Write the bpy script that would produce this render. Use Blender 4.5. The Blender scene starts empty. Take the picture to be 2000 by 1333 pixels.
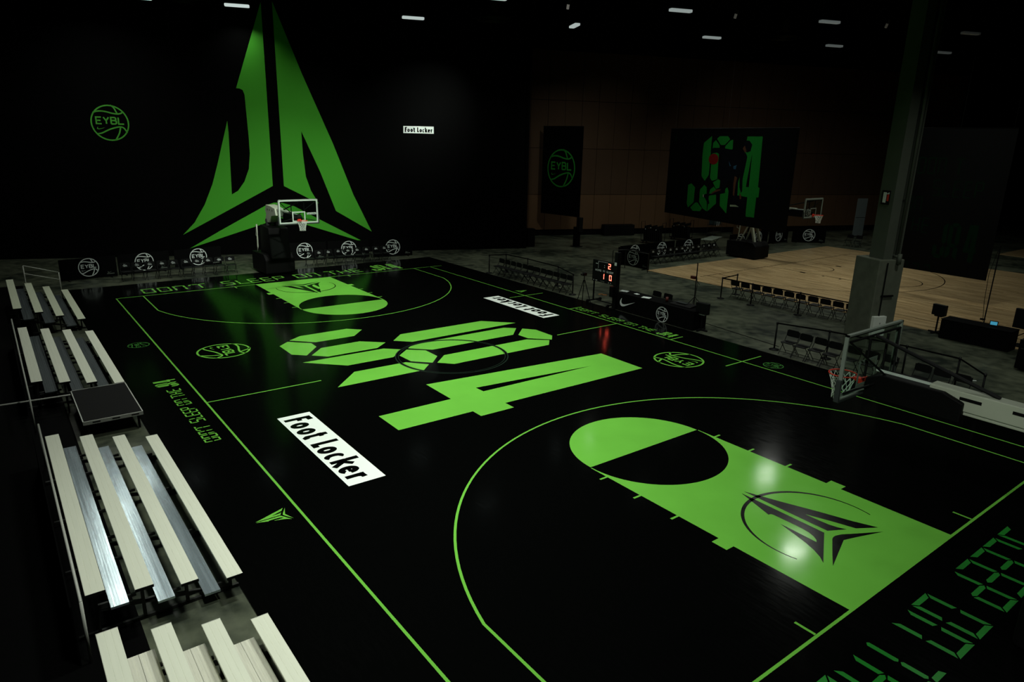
import bpy, bmesh, math, random
from mathutils import Vector, Matrix
from mathutils.geometry import tessellate_polygon
random.seed(7)
S = bpy.context.scene
COL = S.collection
PI = math.pi

# ------------------------------------------------------------------ camera
cam = bpy.data.cameras.new('camera'); co = bpy.data.objects.new('camera', cam); COL.objects.link(co)
cam.sensor_width = 36; cam.lens = 24.233; cam.clip_end = 300
rt = Vector((0.60261889, 0.79768803, 0.02332964)); dn = Vector((0.23765957, -0.15148052, -0.95946422)); fw = Vector((-0.76181914, 0.58373577, -0.28086322))
M = Matrix((rt, -dn, -fw)).transposed().to_4x4(); M.translation = (32.59613536, -3.92372429, 6.85578368)
co.matrix_world = M
S.camera = co
S.view_settings.view_transform = 'Standard'; S.view_settings.look = 'None'
S.view_settings.gamma = 1; S.view_settings.exposure = 0
S.view_settings.use_curve_mapping = False
# ------------------------------------------------------------------ world
W = bpy.data.worlds.new('world'); S.world = W; W.use_nodes = True
W.node_tree.nodes['Background'].inputs[0].default_value = (0.6, 0.8, 0.7, 1)
W.node_tree.nodes['Background'].inputs[1].default_value = 0.0008

T = Vector((0.34992, 0.93678, 0)); N = Vector((0.93678, -0.34992, 0)); Z = Vector((0, 0, 1)); X = Vector((1, 0, 0)); Y = Vector((0, 1, 0))
TANG = math.atan2(T.y, T.x)
LAMPZ = 13.0
# ceiling bay lights and added fill lights: x, y, watts, size along, size across, spread degrees
LIGHTS = [
    # wide lamps near the walls and over the second court
    (1.2, 27.0, 14, .35, 1.2, 140), (11.31, 32.67, 120, 1.2, .35, 150), (17.0, 26.6, 130, 1.3, .40, 150),
    (6.85, 41.28, 80, 1.2, .35, 130), (10.27, 48.93, 40, 1.2, .35, 140),
    (-4.6, -.9, 60, 1.2, .4, 150), (-.9, -1.2, 60, 1.2, .4, 150), (3.2, -1.4, 60, 1.2, .4, 150), (-8.4, .9, 60, 1.2, .4, 150), (7.2, -1.0, 60, 1.2, .4, 150),
    (27.0, 16.5, 185, 1.2, .4, 112),  # added to brighten the column, no known lamp here
    # narrow stand-in lights for unseen fixtures, mostly over the black court
    (0.5, 3.0, 60, 1.2, .5, 80), (1.0, 9.0, 120, 1.2, .5, 80), (3.5, 14.0, 60, 1.2, .5, 80),
    (8.0, 3.0, 150, 1.2, .5, 80), (8.5, 9.5, 170, 1.2, .5, 80), (11.0, 14.5, 70, 1.2, .5, 80),
    (15.5, 3.0, 230, 1.2, .5, 80), (15.5, 9.5, 200, 1.2, .5, 80), (18.0, 14.5, 70, 1.2, .5, 80),
    (22.5, 2.0, 260, 1.2, .5, 80), (22.0, 8.5, 95, 1.2, .5, 80), (26.8, -1.5, 165, 1.2, .5, 80),
    (14.5, 33.5, 110, 1.2, .5, 90), (8.03, 24.8, 130, 1.2, .35, 90), (3.51, 33.15, 60, 1.2, .35, 100), (20.0, 27.0, 50, 1.2, .5, 90), (14.73, 41.3, 60, 1.2, .35, 100),
    (-1.0, 20.0, 50, 1.2, .5, 90),
]
# aimed fill lights, added without fixtures: x, y, watts, spread, aim point
FILL = [(-7.7, 8.3, 30, 124, (-7.55, 8.2, 0.0)), (1.5, 13.5, 62, 66, (-8.6, 9.4, 2.6)), (14.5, 5.0, 170, 46, (-1.5, 7.6, 2.0)), (35.5, -8.0, 75, 44, (29.0, 8.6, 3.0)), (-3.0, 1.5, 26, 60, (-11.3, 2.2, 7.0)), (1.5, 19.5, 85, 50, (-5.4, 17.7, 7.2)),
        (4.0, 30.5, 26, 75, (-6.0, 32.5, 2.5)), (9.0, 36.0, 26, 75, (-1.5, 45.0, 2.5)), (6.0, 23.0, 28, 50, (-4.7, 28.8, 5.0)), (10.0, 22.0, 68, 60, (5.5, 32.8, 5.0)), (20.0, 24.0, 30, 60, (18.6, 32.0, 4.5))]
LC = (0.95, 1.0, 0.90)
for i, (x, y, w, a, b, sp) in enumerate(LIGHTS):
    l = bpy.data.lights.new('bay_fill_light', 'AREA'); l.shape = 'RECTANGLE'; l.size = a; l.size_y = b; l.energy = w; l.color = LC; l.spread = math.radians(sp)
    o = bpy.data.objects.new('bay_fill_light', l); COL.objects.link(o); o.location = (x, y, LAMPZ); o.rotation_euler = (0, 0, TANG)
for x, y, w, sp, tgt in FILL:
    l = bpy.data.lights.new('fill_light', 'AREA'); l.shape = 'RECTANGLE'; l.size = .9; l.size_y = .3; l.energy = w; l.color = LC; l.spread = math.radians(sp)
    o = bpy.data.objects.new('fill_light', l); COL.objects.link(o); o.location = (x, y, LAMPZ - .1)
    o.rotation_euler = (Vector(tgt) - o.location).to_track_quat('-Z', 'Y').to_euler()

# ------------------------------------------------------------------ materials
def mat(name, col, rough=0.5, metal=0.0, spec=0.5, noise=0.0, nscale=8.0, bump=0.0, stretch=(1, 1, 1), rvar=0.0, emit=None, estr=0.0, alpha=None, ior=None, coat=0):
    m = bpy.data.materials.new(name); m.use_nodes = True; nt = m.node_tree; b = nt.nodes['Principled BSDF']
    b.inputs['Base Color'].default_value = (*col, 1); b.inputs['Roughness'].default_value = rough; b.inputs['Metallic'].default_value = metal
    b.inputs['Specular IOR Level'].default_value = spec
    if ior: b.inputs['IOR'].default_value = ior
    if emit: b.inputs['Emission Color'].default_value = (*emit, 1); b.inputs['Emission Strength'].default_value = estr
    tc = nt.nodes.new('ShaderNodeTexCoord'); mp = nt.nodes.new('ShaderNodeMapping'); mp.inputs['Scale'].default_value = stretch
    nz = nt.nodes.new('ShaderNodeTexNoise'); nz.inputs['Scale'].default_value = nscale; nz.inputs['Detail'].default_value = 6
    nt.links.new(tc.outputs['Object'], mp.inputs['Vector']); nt.links.new(mp.outputs[0], nz.inputs['Vector'])
    if noise:
        mx = nt.nodes.new('ShaderNodeMix'); mx.data_type = 'RGBA'; mx.inputs['A'].default_value = (*[c * (1 - noise) for c in col], 1); mx.inputs['B'].default_value = (*[min(1, c * (1 + noise)) for c in col], 1)
        nt.links.new(nz.outputs[0], mx.inputs['Factor']); nt.links.new(mx.outputs['Result'], b.inputs['Base Color'])
    if rvar:
        mr = nt.nodes.new('ShaderNodeMapRange'); mr.inputs['To Min'].default_value = max(0, rough - rvar); mr.inputs['To Max'].default_value = rough + rvar
        mr.inputs['From Min'].default_value = .3; mr.inputs['From Max'].default_value = .7
        nt.links.new(nz.outputs[0], mr.inputs['Value']); nt.links.new(mr.outputs[0], b.inputs['Roughness'])
    if bump:
        bp = nt.nodes.new('ShaderNodeBump'); bp.inputs['Strength'].default_value = bump; bp.inputs['Distance'].default_value = .01
        nt.links.new(nz.outputs[0], bp.inputs['Height']); nt.links.new(bp.outputs[0], b.inputs['Normal'])
    if alpha is not None: b.inputs['Alpha'].default_value = alpha
    return m
GREEN = (0.145, 0.47, 0.055)
Mt = {}
Mt['court_black'] = mat('court_black', (0.0012, 0.0014, 0.0013), .13, spec=.09, rvar=.03, nscale=3, stretch=(1, 6, 1), bump=.01)
Mt['court_green'] = mat('court_green', GREEN, .12, spec=.22, noise=.10, nscale=1.2, rvar=.03, bump=.01)
Mt['court_white'] = mat('court_white', (.80, .88, .82), .25, spec=.2, noise=.02)
Mt['court_inkblack'] = mat('court_inkblack', (.0015, .0015, .0015), .2, spec=.15, rvar=.03)
Mt['ring_grey'] = mat('ring_grey', (.010, .022, .014), .3, spec=.15, rvar=.03)
Mt['curtain'] = mat('curtain_black', (.0006, .0007, .0007), .8, spec=.05, noise=.3, nscale=.6)
Mt['vinyl_black'] = mat('vinyl_black', (.0008, .001, .001), .6, spec=.08, noise=.3)
Mt['wall_green'] = mat('wall_print_green', (.070, .41, .030), .6, spec=.1, noise=.05, nscale=.5)
Mt['wall_emblem'] = mat('wall_emblem_green', (.07, .34, .04), .6, spec=.1, noise=.1)
Mt['banner_green'] = mat('banner_green', (.006, .10, .012), .7, spec=.05, noise=.15)
Mt['banner_bright'] = mat('banner_bright_green', (.025, .22, .03), .7, spec=.05, noise=.15)
Mt['banner_dim'] = mat('banner_dim_green', (.0012, .009, .003), .8, spec=.03, noise=.2)
Mt['print_white'] = mat('print_white', (.72, .80, .76), .6, spec=.2, noise=.05)
Mt['print_grey'] = mat('print_grey', (.70, .78, .74), .6, spec=.2, noise=.05)
Mt['black_metal'] = mat('black_metal', (.0025, .003, .003), .6, spec=.15, noise=.3, nscale=20)
Mt['black_plastic'] = mat('black_plastic', (.003, .0035, .0035), .5, spec=.25, noise=.3, nscale=20)
Mt['black_pad'] = mat('black_pad', (.0012, .0013, .0013), .6, spec=.12, noise=.3, nscale=6)
Mt['black_cloth'] = mat('black_cloth', (.0012, .0013, .0013), .85, spec=.08, noise=.3, nscale=14, bump=.1)
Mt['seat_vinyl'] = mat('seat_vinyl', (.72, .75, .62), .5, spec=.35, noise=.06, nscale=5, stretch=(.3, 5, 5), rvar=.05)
Mt['seat_dull'] = mat('seat_dull', (.52, .56, .42), .55, spec=.3, noise=.12, nscale=8, stretch=(1, 5, 5))  # darker, duller seat colour for the farthest bleacher
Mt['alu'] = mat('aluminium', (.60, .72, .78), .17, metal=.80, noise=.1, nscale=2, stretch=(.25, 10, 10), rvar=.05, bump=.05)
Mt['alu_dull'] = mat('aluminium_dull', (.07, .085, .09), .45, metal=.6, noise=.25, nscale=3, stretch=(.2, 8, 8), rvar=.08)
Mt['alu_deck'] = mat('aluminium_deck', (.80, .80, .68), .38, metal=.35, noise=.22, nscale=2.2, stretch=(.35, 9, 9), rvar=.1)
Mt['steel_dim'] = mat('steel_dim', (.035, .036, .034), .5, metal=.5, noise=.3)
Mt['rail_white'] = mat('rail_white', (.45, .47, .42), .4, spec=.5, noise=.1)
Mt['hoop_white'] = mat('hoop_white', (.36, .40, .31), .45, spec=.4, noise=.08, nscale=3)
Mt['frame_white'] = mat('frame_white', (.50, .60, .52), .4, spec=.4, noise=.03)
Mt['frame_dim'] = mat('frame_dim', (.19, .23, .19), .4, spec=.4, noise=.05)
Mt['pad_grey'] = mat('pad_grey', (.03, .038, .035), .6, spec=.2, noise=.1)
Mt['rim_red'] = mat('rim_red', (.55, .03, .015), .4, spec=.4, noise=.1)
Mt['net'] = mat('net_white', (.62, .68, .62), .8, spec=.2, noise=.1)
Mt['concrete_col'] = mat('column_concrete', (.10, .112, .082), .85, spec=.2, noise=.35, nscale=3, bump=.3)
Mt['paint_col'] = mat('column_paint', (.070, .082, .062), .6, spec=.2, noise=.12, nscale=2)
Mt['cabinet'] = mat('cabinet_white', (.62, .67, .60), .6, spec=.2, noise=.05)
Mt['screen_blue'] = mat('screen_blue', (.01, .05, .08), .4, emit=(.05, .30, .45), estr=.8)
Mt['led_red'] = mat('led_red', (.3, .02, .01), .4, emit=(1, .10, .06), estr=9.0)
Mt['led_white'] = mat('led_white', (.6, .6, .6), .4, emit=(1, .92, .88), estr=.8)
Mt['cup_red'] = mat('cup_red', (.10, .016, .01), .5, noise=.2)
Mt['cardboard'] = mat('cardboard', (.10, .06, .03), .8, spec=.1, noise=.2)
Mt['clear_plastic'] = mat('clear_plastic', (.03, .05, .05), .3, spec=.5, noise=.2)
Mt['ceiling'] = mat('ceiling_black', (.0008, .0008, .0008), .9, spec=.03, noise=.3)
Mt['duct'] = mat('duct_dark', (.004, .0042, .004), .6, spec=.2, noise=.3)
Mt['skin'] = mat('print_skin', (.045, .018, .008), .7, spec=.1, noise=.5, nscale=9)
Mt['print_red'] = mat('print_red', (.09, .004, .003), .6, spec=.1, noise=.4, nscale=9)
Mt['print_dark'] = mat('print_dark', (.0016, .0018, .003), .7, spec=.05, noise=.3)
Mt['print_blue'] = mat('print_blue', (.01, .035, .06), .7, spec=.05, noise=.4, nscale=9)
Mt['panel_shoe'] = mat('print_shoe', (.12, .16, .09), .7, noise=.5, nscale=14)
Mt['orange_tape'] = mat('orange_tape', (.45, .16, .03), .6, noise=.2)

def emis(name, col, s):
    return mat(name, (.3, .3, .3), .6, emit=col, estr=s)

# glass
g = bpy.data.materials.new('board_glass'); g.use_nodes = True; nt = g.node_tree; nt.nodes.clear()
out = nt.nodes.new('ShaderNodeOutputMaterial'); tr = nt.nodes.new('ShaderNodeBsdfTransparent'); gl = nt.nodes.new('ShaderNodeBsdfGlossy'); mx = nt.nodes.new('ShaderNodeMixShader'); fr = nt.nodes.new('ShaderNodeFresnel')
tr.inputs[0].default_value = (.86, .93, .89, 1); gl.inputs['Roughness'].default_value = .05; fr.inputs[0].default_value = 1.35
mx.inputs[0].default_value = .035; nt.links.new(tr.outputs[0], mx.inputs[1]); nt.links.new(gl.outputs[0], mx.inputs[2]); nt.links.new(mx.outputs[0], out.inputs[0])
Mt['glass'] = g

# concrete floor
def concrete():
    m = bpy.data.materials.new('polished_concrete'); m.use_nodes = True; nt = m.node_tree; b = nt.nodes['Principled BSDF']
    tc = nt.nodes.new('ShaderNodeTexCoord')
    n1 = nt.nodes.new('ShaderNodeTexNoise'); n1.inputs['Scale'].default_value = .35; n1.inputs['Detail'].default_value = 8; n1.inputs['Roughness'].default_value = .62
    n2 = nt.nodes.new('ShaderNodeTexNoise'); n2.inputs['Scale'].default_value = 2.5; n2.inputs['Detail'].default_value = 8
    nt.links.new(tc.outputs['Object'], n1.inputs[0]); nt.links.new(tc.outputs['Object'], n2.inputs[0])
    r = nt.nodes.new('ShaderNodeValToRGB'); e = r.color_ramp.elements; e[0].position = .40; e[0].color = (.014, .019, .014, 1); e[1].position = .62; e[1].color = (.105, .118, .078, 1)
    ad = nt.nodes.new('ShaderNodeMath'); ad.operation = 'MULTIPLY_ADD'; ad.inputs[1].default_value = .35; nt.links.new(n2.outputs[0], ad.inputs[0])
    s = nt.nodes.new('ShaderNodeMath'); s.operation = 'MULTIPLY'; s.inputs[1].default_value = .65; nt.links.new(n1.outputs[0], s.inputs[0]); nt.links.new(s.outputs[0], ad.inputs[2])
    nt.links.new(ad.outputs[0], r.inputs[0]); nt.links.new(r.outputs[0], b.inputs['Base Color'])
    b.inputs['Roughness'].default_value = .36; b.inputs['Specular IOR Level'].default_value = .22
    mr = nt.nodes.new('ShaderNodeMapRange'); mr.inputs['To Min'].default_value = .28; mr.inputs['To Max'].default_value = .5; nt.links.new(n2.outputs[0], mr.inputs[0]); nt.links.new(mr.outputs[0], b.inputs['Roughness'])
    return m
Mt['concrete'] = concrete()

def maple():
    m = bpy.data.materials.new('maple_planks'); m.use_nodes = True; nt = m.node_tree; b = nt.nodes['Principled BSDF']
    tc = nt.nodes.new('ShaderNodeTexCoord')
    br = nt.nodes.new('ShaderNodeTexBrick'); br.inputs['Scale'].default_value = 1; br.inputs['Brick Width'].default_value = 1.1; br.inputs['Row Height'].default_value = .057
    br.inputs['Mortar Size'].default_value = .0; br.offset = .37; br.inputs['Color1'].default_value = (.27, .175, .080, 1); br.inputs['Color2'].default_value = (.50, .365, .19, 1); br.inputs['Bias'].default_value = .15
    nt.links.new(tc.outputs['Object'], br.inputs[0])
    mp = nt.nodes.new('ShaderNodeMapping'); mp.inputs['Scale'].default_value = (.25, 4.5, 1); nt.links.new(tc.outputs['Object'], mp.inputs[0])
    n = nt.nodes.new('ShaderNodeTexNoise'); n.inputs['Scale'].default_value = 1.6; n.inputs['Detail'].default_value = 6; nt.links.new(mp.outputs[0], n.inputs[0])
    mr = nt.nodes.new('ShaderNodeMapRange'); mr.inputs['From Min'].default_value = .3; mr.inputs['From Max'].default_value = .7; mr.inputs['To Min'].default_value = .62; mr.inputs['To Max'].default_value = 1.2; nt.links.new(n.outputs[0], mr.inputs[0])
    v = nt.nodes.new('ShaderNodeVectorMath'); v.operation = 'SCALE'; nt.links.new(br.outputs[0], v.inputs[0]); nt.links.new(mr.outputs[0], v.inputs['Scale'])
    nt.links.new(v.outputs[0], b.inputs['Base Color']); b.inputs['Roughness'].default_value = .25; b.inputs['Specular IOR Level'].default_value = .3
    return m
Mt['maple'] = maple()

def panelmat(name, c):
    return mat(name, c, .75, spec=.12, noise=.22, nscale=.7, stretch=(1, 1, .4))
Mt['panel_low'] = panelmat('panel_brown_lower', (.085, .047, .023)); Mt['panel_up_shaded'] = panelmat('panel_brown_shaded', (.050, .029, .016))  # upper tier colour darkened to carry the weaker light higher up
Mt['wall_base'] = mat('wall_base_black', (.002, .002, .002), .8, spec=.05, noise=.2)

# ------------------------------------------------------------------ mesh helpers
class MB:
    def __init__(s): s.v = []; s.f = []
    def add(s, vs, fs):
        n = len(s.v); s.v += [tuple(v) for v in vs]; s.f += [tuple(n + i for i in f) for f in fs]; return s
    def box(s, c, d, ax=None):
        c = Vector(c); a = ax or (X, Y, Z); h = [d[i] / 2 for i in range(3)]
        vs = [c + a[0] * (i * h[0]) + a[1] * (j * h[1]) + a[2] * (k * h[2]) for i in (-1, 1) for j in (-1, 1) for k in (-1, 1)]
        return s.add(vs, [(0, 1, 3, 2), (4, 6, 7, 5), (0, 4, 5, 1), (2, 3, 7, 6), (0, 2, 6, 4), (1, 5, 7, 3)])
    def bar(s, p, q, w, h=None, up=Z):
        p = Vector(p); q = Vector(q); d = (q - p); L = d.length; d = d / L; h = h or w
        if abs(d.dot(up)) > .98: up = X
        sd = d.cross(up).normalized(); u = sd.cross(d)
        return s.box((p + q) / 2, (L, w, h), (d, sd, u))
    def tube(s, p, q, r, n=8, r2=None):
        p = Vector(p); q = Vector(q); d = (q - p).normalized(); up = Z if abs(d.z) < .9 else X
        a = d.cross(up).normalized(); b = d.cross(a); r2 = r if r2 is None else r2
        vs = []
        for c, rr in ((p, r), (q, r2)):
            for i in range(n):
                t = 2 * PI * i / n; vs.append(c + a * (rr * math.cos(t)) + b * (rr * math.sin(t)))
        fs = [(i, (i + 1) % n, n + (i + 1) % n, n + i) for i in range(n)] + [tuple(range(n))[::-1], tuple(range(n, 2 * n))]
        return s.add(vs, fs)
    def path(s, pts, r, n=6, closed=False):
        P = [Vector(p) for p in pts]; m = len(P); rings = []
        for i, p in enumerate(P):
            a = P[(i - 1) % m] if (closed or i > 0) else p; b = P[(i + 1) % m] if (closed or i < m - 1) else p
            d = (b - a).normalized(); up = Z if abs(d.z) < .95 else X
            u = d.cross(up).normalized(); v = d.cross(u)
            rings.append([p + u * (r * math.cos(2 * PI * k / n)) + v * (r * math.sin(2 * PI * k / n)) for k in range(n)])
        vs = [v for R in rings for v in R]; fs = []
        for i in range(m if closed else m - 1):
            j = (i + 1) % m
            for k in range(n): fs.append((i * n + k, i * n + (k + 1) % n, j * n + (k + 1) % n, j * n + k))
        if not closed: fs += [tuple(range(n))[::-1], tuple(range((m - 1) * n, m * n))]
        return s.add(vs, fs)
    def lathe(s, prof, c=(0, 0, 0), n=20):
        c = Vector(c); vs = []; m = len(prof)
        for i in range(n):
            t = 2 * PI * i / n
            for r, z in prof: vs.append(c + Vector((r * math.cos(t), r * math.sin(t), z)))
        fs = [(i * m + k, ((i + 1) % n) * m + k, ((i + 1) % n) * m + k + 1, i * m + k + 1) for i in range(n) for k in range(m - 1)]
        return s.add(vs, fs)
    def flat(s, loops, o=(0, 0, 0), u=X, v=Y):       # flat filled outline (with optional hole loops)
        o = Vector(o); P = [[Vector((a, b, 0)) for a, b in L] for L in loops]
        tr = tessellate_polygon(P); pts = [p for L in P for p in L]
        vs = [o + u * p.x + v * p.y for p in pts]; nn = u.cross(v); fs = []
        for t in tr:
            a, b, c = (vs[i] for i in t)
            fs.append(t if (b - a).cross(c - a).dot(nn) > 0 else t[::-1])
        return s.add(vs, fs)
    def prism(s, loop, h, o=(0, 0, 0), u=X, v=Y):    # outline extruded by h along u x v
        o = Vector(o); w = u.cross(v).normalized(); n = len(loop)
        if sum(loop[i][0] * loop[(i + 1) % n][1] - loop[(i + 1) % n][0] * loop[i][1] for i in range(n)) < 0: loop = loop[::-1]
        tr = tessellate_polygon([[Vector((a, b, 0)) for a, b in loop]])
        vs = [o + u * a + v * b for a, b in loop] + [o + u * a + v * b + w * h for a, b in loop]
        fs = [tuple(t) for t in tr] + [tuple(n + i for i in t) for t in tr] + [(i, (i + 1) % n, n + (i + 1) % n, n + i) for i in range(n)]
        return s.add(vs, fs)
    def ribbon(s, pts, w, o=(0, 0, 0), u=X, v=Y, closed=False, ws=None):
        P = [Vector((a, b)) for a, b in pts]; m = len(P); L = []; R = []
        for i in range(m):
            a = P[(i - 1) % m] if (closed or i > 0) else None; b = P[(i + 1) % m] if (closed or i < m - 1) else None
            d1 = (P[i] - a).normalized() if a else None; d2 = (b - P[i]).normalized() if b else None
            d = ((d1 or d2) + (d2 or d1)).normalized(); nrm = Vector((-d.y, d.x)); k = 1.0
            if d1 and d2: k = 1 / max(.5, nrm.dot(Vector((-d1.y, d1.x))))
            ww = (ws[i] if ws else w) / 2 * k
            L.append(P[i] + nrm * ww); R.append(P[i] - nrm * ww)
        o = Vector(o); vs = [o + u * p.x + v * p.y for p in L + R]
        fs = []
        for i in range(m if closed else m - 1):
            j = (i + 1) % m; fs.append((m + i, m + j, j, i))
        return s.add(vs, fs)
    def mesh(s, name):
        me = bpy.data.meshes.new(name); me.from_pydata(s.v, [], s.f); me.update(); return me
    def build(s, name, m, parent=None, smooth=False, bevel=0, fix=True):
        me = s.mesh(name)
        if fix:
            bm = bmesh.new(); bm.from_mesh(me); bmesh.ops.recalc_face_normals(bm, faces=bm.faces); bm.to_mesh(me); bm.free()
        me.materials.append(m)
        if smooth:
            for p in me.polygons: p.use_smooth = True
        o = bpy.data.objects.new(name, me); COL.objects.link(o)
        if parent: o.parent = parent
        if bevel:
            b = o.modifiers.new('bevel', 'BEVEL'); b.width = bevel; b.segments = 2; b.limit_method = 'ANGLE'
        return o

def thing(name, label, cat, loc=(0, 0, 0), rz=0, group=None):
    o = bpy.data.objects.new(name, None); COL.objects.link(o); o.location = loc; o.rotation_euler = (0, 0, rz)
    return tag(o, label, cat, group)
def tag(o, label, cat, group=None):
    o['label'] = label; o['category'] = cat
    if group: o['group'] = group
    return o
def struct(o): o['kind'] = 'structure'; return o
def dup(r, loc, rz, label, group=None):
    n = r.copy(); COL.objects.link(n); n.location = loc; n.rotation_euler = (0, 0, rz); n['label'] = label
    if group: n['group'] = group
    for c in list(r.children):
        d = c.copy(); COL.objects.link(d); d.parent = n
        for e in list(c.children):
            f = e.copy(); COL.objects.link(f); f.parent = d
    return n

def text(name, s, size, m, parent, o, u, v, align='CENTER', bold=0.0, sx=1.0, lift=0, fitw=None):
    cu = bpy.data.curves.new(name, 'FONT'); cu.body = s; cu.size = 1; cu.align_x = align; cu.align_y = 'CENTER'; cu.offset = bold; cu.space_character = 1.14 if bold > .03 else 1.0; cu.resolution_u = 3
    t = bpy.data.objects.new(name, cu); COL.objects.link(t)
    bpy.context.view_layer.update()
    me = bpy.data.meshes.new_from_object(t.evaluated_get(bpy.context.evaluated_depsgraph_get()))
    bpy.data.objects.remove(t)
    xs = [q.co.x for q in me.vertices]; ys = [q.co.y for q in me.vertices]
    w = max(xs) - min(xs); h = max(ys) - min(ys); cx = (max(xs) + min(xs)) / 2; cy = (max(ys) + min(ys)) / 2
    ky = size / h; kx = (fitw / w) if fitw else ky * sx
    o = Vector(o) + u.cross(v) * lift
    for q in me.vertices:
        q.co = o + u * ((q.co.x - (cx if align == 'CENTER' else min(xs))) * kx) + v * ((q.co.y - cy) * ky)
    me.materials.clear(); me.materials.append(m)
    ob = bpy.data.objects.new(name, me); COL.objects.link(ob)
    if parent: ob.parent = parent
    return ob

SIGN = [('F', .42), ('o', .56), ('o', .56), ('t', .34), (' ', .26), ('L', .38), ('o', .56), ('c', .46), ('k', .50), ('e', .56), ('r', .34)]
def sponsor_text(h, m, parent, o, u, v, fitw, lift=0, st=.225):     # heavy rounded lettering drawn with thick strokes, h = capital height
    gap = .13; W_ = sum(w for c, w in SIGN) + gap * (len(SIGN) - 1); kx = fitw / W_; U = u * kx; V = v * h; O = Vector(o) + u.cross(v) * lift - U * (W_ / 2) - V * .5
    x = 0
    for k, (c, w) in enumerate(SIGN):
        mb = MB(); q = O + U * x; e = st / 2; xh = .66; r_ = (w - st) / 2; cx = w / 2; cy = xh / 2; ry = xh / 2 - e + .02
        def ell(a0, a1, n=20): return [(cx + r_ * math.cos(math.radians(a0 + (a1 - a0) * i / n)), cy + ry * math.sin(math.radians(a0 + (a1 - a0) * i / n))) for i in range(n + 1)]
        R_ = lambda p, cl=False, ww=st: mb.ribbon(p, ww, q, U, V, closed=cl)
        if c == 'F': R_([(e, -.02), (e, 1.0)]); R_([(e, 1 - e), (w, 1 - e + .03)]); R_([(e, .52), (w * .86, .52)], ww=st * .85)
        if c == 'o': R_(ell(0, 360)[:-1], True)
        if c == 't': R_([(w * .42, .92), (w * .42, .16), (w * .62, e * .8), (w, e)]); R_([(0, .66), (w * .95, .66)], ww=st * .8)
        if c == 'L': R_([(e, 1.0), (e, e), (w, e)])
        if c == 'c': R_(ell(50, 310))
        if c == 'k': R_([(e, 0), (e, 1.0)]); R_([(w, .68), (e, .30)], ww=st * .9); R_([(w * .42, .42), (w, -.01)], ww=st * .95)
        if c == 'e': R_(ell(-2, 318)); R_([(e, cy + .02), (w - e, cy + .02)], ww=st * .62)
        if c == 'r': R_([(e, 0), (e, .66)]); R_([(e, .38), (w * .55, .56), (w, .58)], ww=st * .9)
        if c != ' ':
            for j in range(len(mb.v)): mb.v[j] = tuple(Vector(mb.v[j]) + u.cross(v) * .0)
            mb.build('sponsor_letter', m, parent, fix=False)
        x += w + gap

def arc(cx, cy, r, a0, a1, n=48):
    return [(cx + r * math.cos(math.radians(a0 + (a1 - a0) * i / n)), cy + r * math.sin(math.radians(a0 + (a1 - a0) * i / n))) for i in range(n + 1)]

# ------------------------------------------------------------------ emblem outlines
def smooth(pts, n=5):
    P = [Vector(p) for p in pts]; o = []
    for i in range(len(P) - 1):
        a = P[max(i - 1, 0)]; b = P[i]; c = P[i + 1]; d = P[min(i + 2, len(P) - 1)]
        for k in range(n):
            t = k / n; o.append(tuple(.5 * ((2 * b) + (c - a) * t + (2 * a - 5 * b + 4 * c - d) * t * t + (3 * b - a - 3 * c + d) * t ** 3)))
    o.append(tuple(P[-1])); return o
def shr(L): return [(a, b - .09 * a) for a, b in L]
WAVE1 = smooth(shr([(-.83, .47), (-.62, .57), (-.37, .61), (-.12, .6), (.17, .55), (.41, .54), (.56, .57), (.67, .63), (.76, .72)]))
CUT1 = smooth(shr([(.12, 1.0), (.28, .88), (.36, .72), (.43, .57)]))
WAVE2 = smooth(shr([(-.71, -.68), (-.47, -.61), (-.1, -.39), (.24, -.24), (.52, -.16), (.69, -.21), (.79, -.35), (.85, -.46)]))
CUT2 = smooth(shr([(.52, -.2), (.44, -.49), (.33, -.71), (.19, -.95)]))
SWOOSH = [(.13, .36), (.10, .27), (.095, .18), (.13, .11), (.20, .085), (.30, .09), (.45, .125), (1.0, .30), (.40, .045), (.28, .0), (.17, -.02), (.08, 0), (.02, .06), (0, .14), (.02, .22), (.07, .30)]
LET = {  # block capitals of the ball emblem, stroke polylines in a 1 x 1 cell
    'E': [[(1, 1), (0, 1), (0, 0), (1, 0)], [(0, .5), (.85, .5)]], 'Y': [[(0, 1), (.5, .48), (.5, 0)], [(1, 1), (.5, .48)]],
    'B': [[(0, 0), (0, 1), (.7, 1), (.93, .88), (.93, .64), (.7, .53), (0, .53)], [(.7, .53), (1, .4), (1, .13), (.75, 0), (0, 0)]], 'L': [[(0, 1), (0, 0), (1, 0)]]}
def ball(mb, o, r, u, v, w=.075, lean=0.04):
    o = Vector(o); U = u * r; V = v * r
    mb.ribbon(arc(0, 0, 1 - w / 2, 0, 360, 48)[:-1], w, o, U, V, closed=True)
    for c in (WAVE1, CUT1, WAVE2, CUT2): mb.ribbon(c, w, o, U, V)
    for k, ch in enumerate('EYBL'):
        x0 = -.70 + k * .385
        for st in LET[ch]:
            mb.ribbon([(x0 + a * .27 + 0, -.055 + b * .36) for a, b in st], .075, o, U, V)
    mb.flat([[(-.70 + a * .45, -.36 + b * .36) for a, b in SWOOSH]], o, U, V)
    return mb
SJ = [(-15.32, 13.67), (-15.38, 3.94), (-20.42, 1.19), (-19.75, 1.88), (-19.12, 2.89), (-18.61, 4.03), (-18.24, 5.15), (-17.53, 7.48), (-17.52, 6.83), (-17.63, 3.46), (-17.28, 3.67), (-16.9, 4.18), (-16.61, 4.89), (-16.49, 5.74), (-16.48, 6.58), (-16.52, 8.89), (-16.6, 9.13), (-16.76, 9.2), (-16.93, 9.21)]
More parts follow.
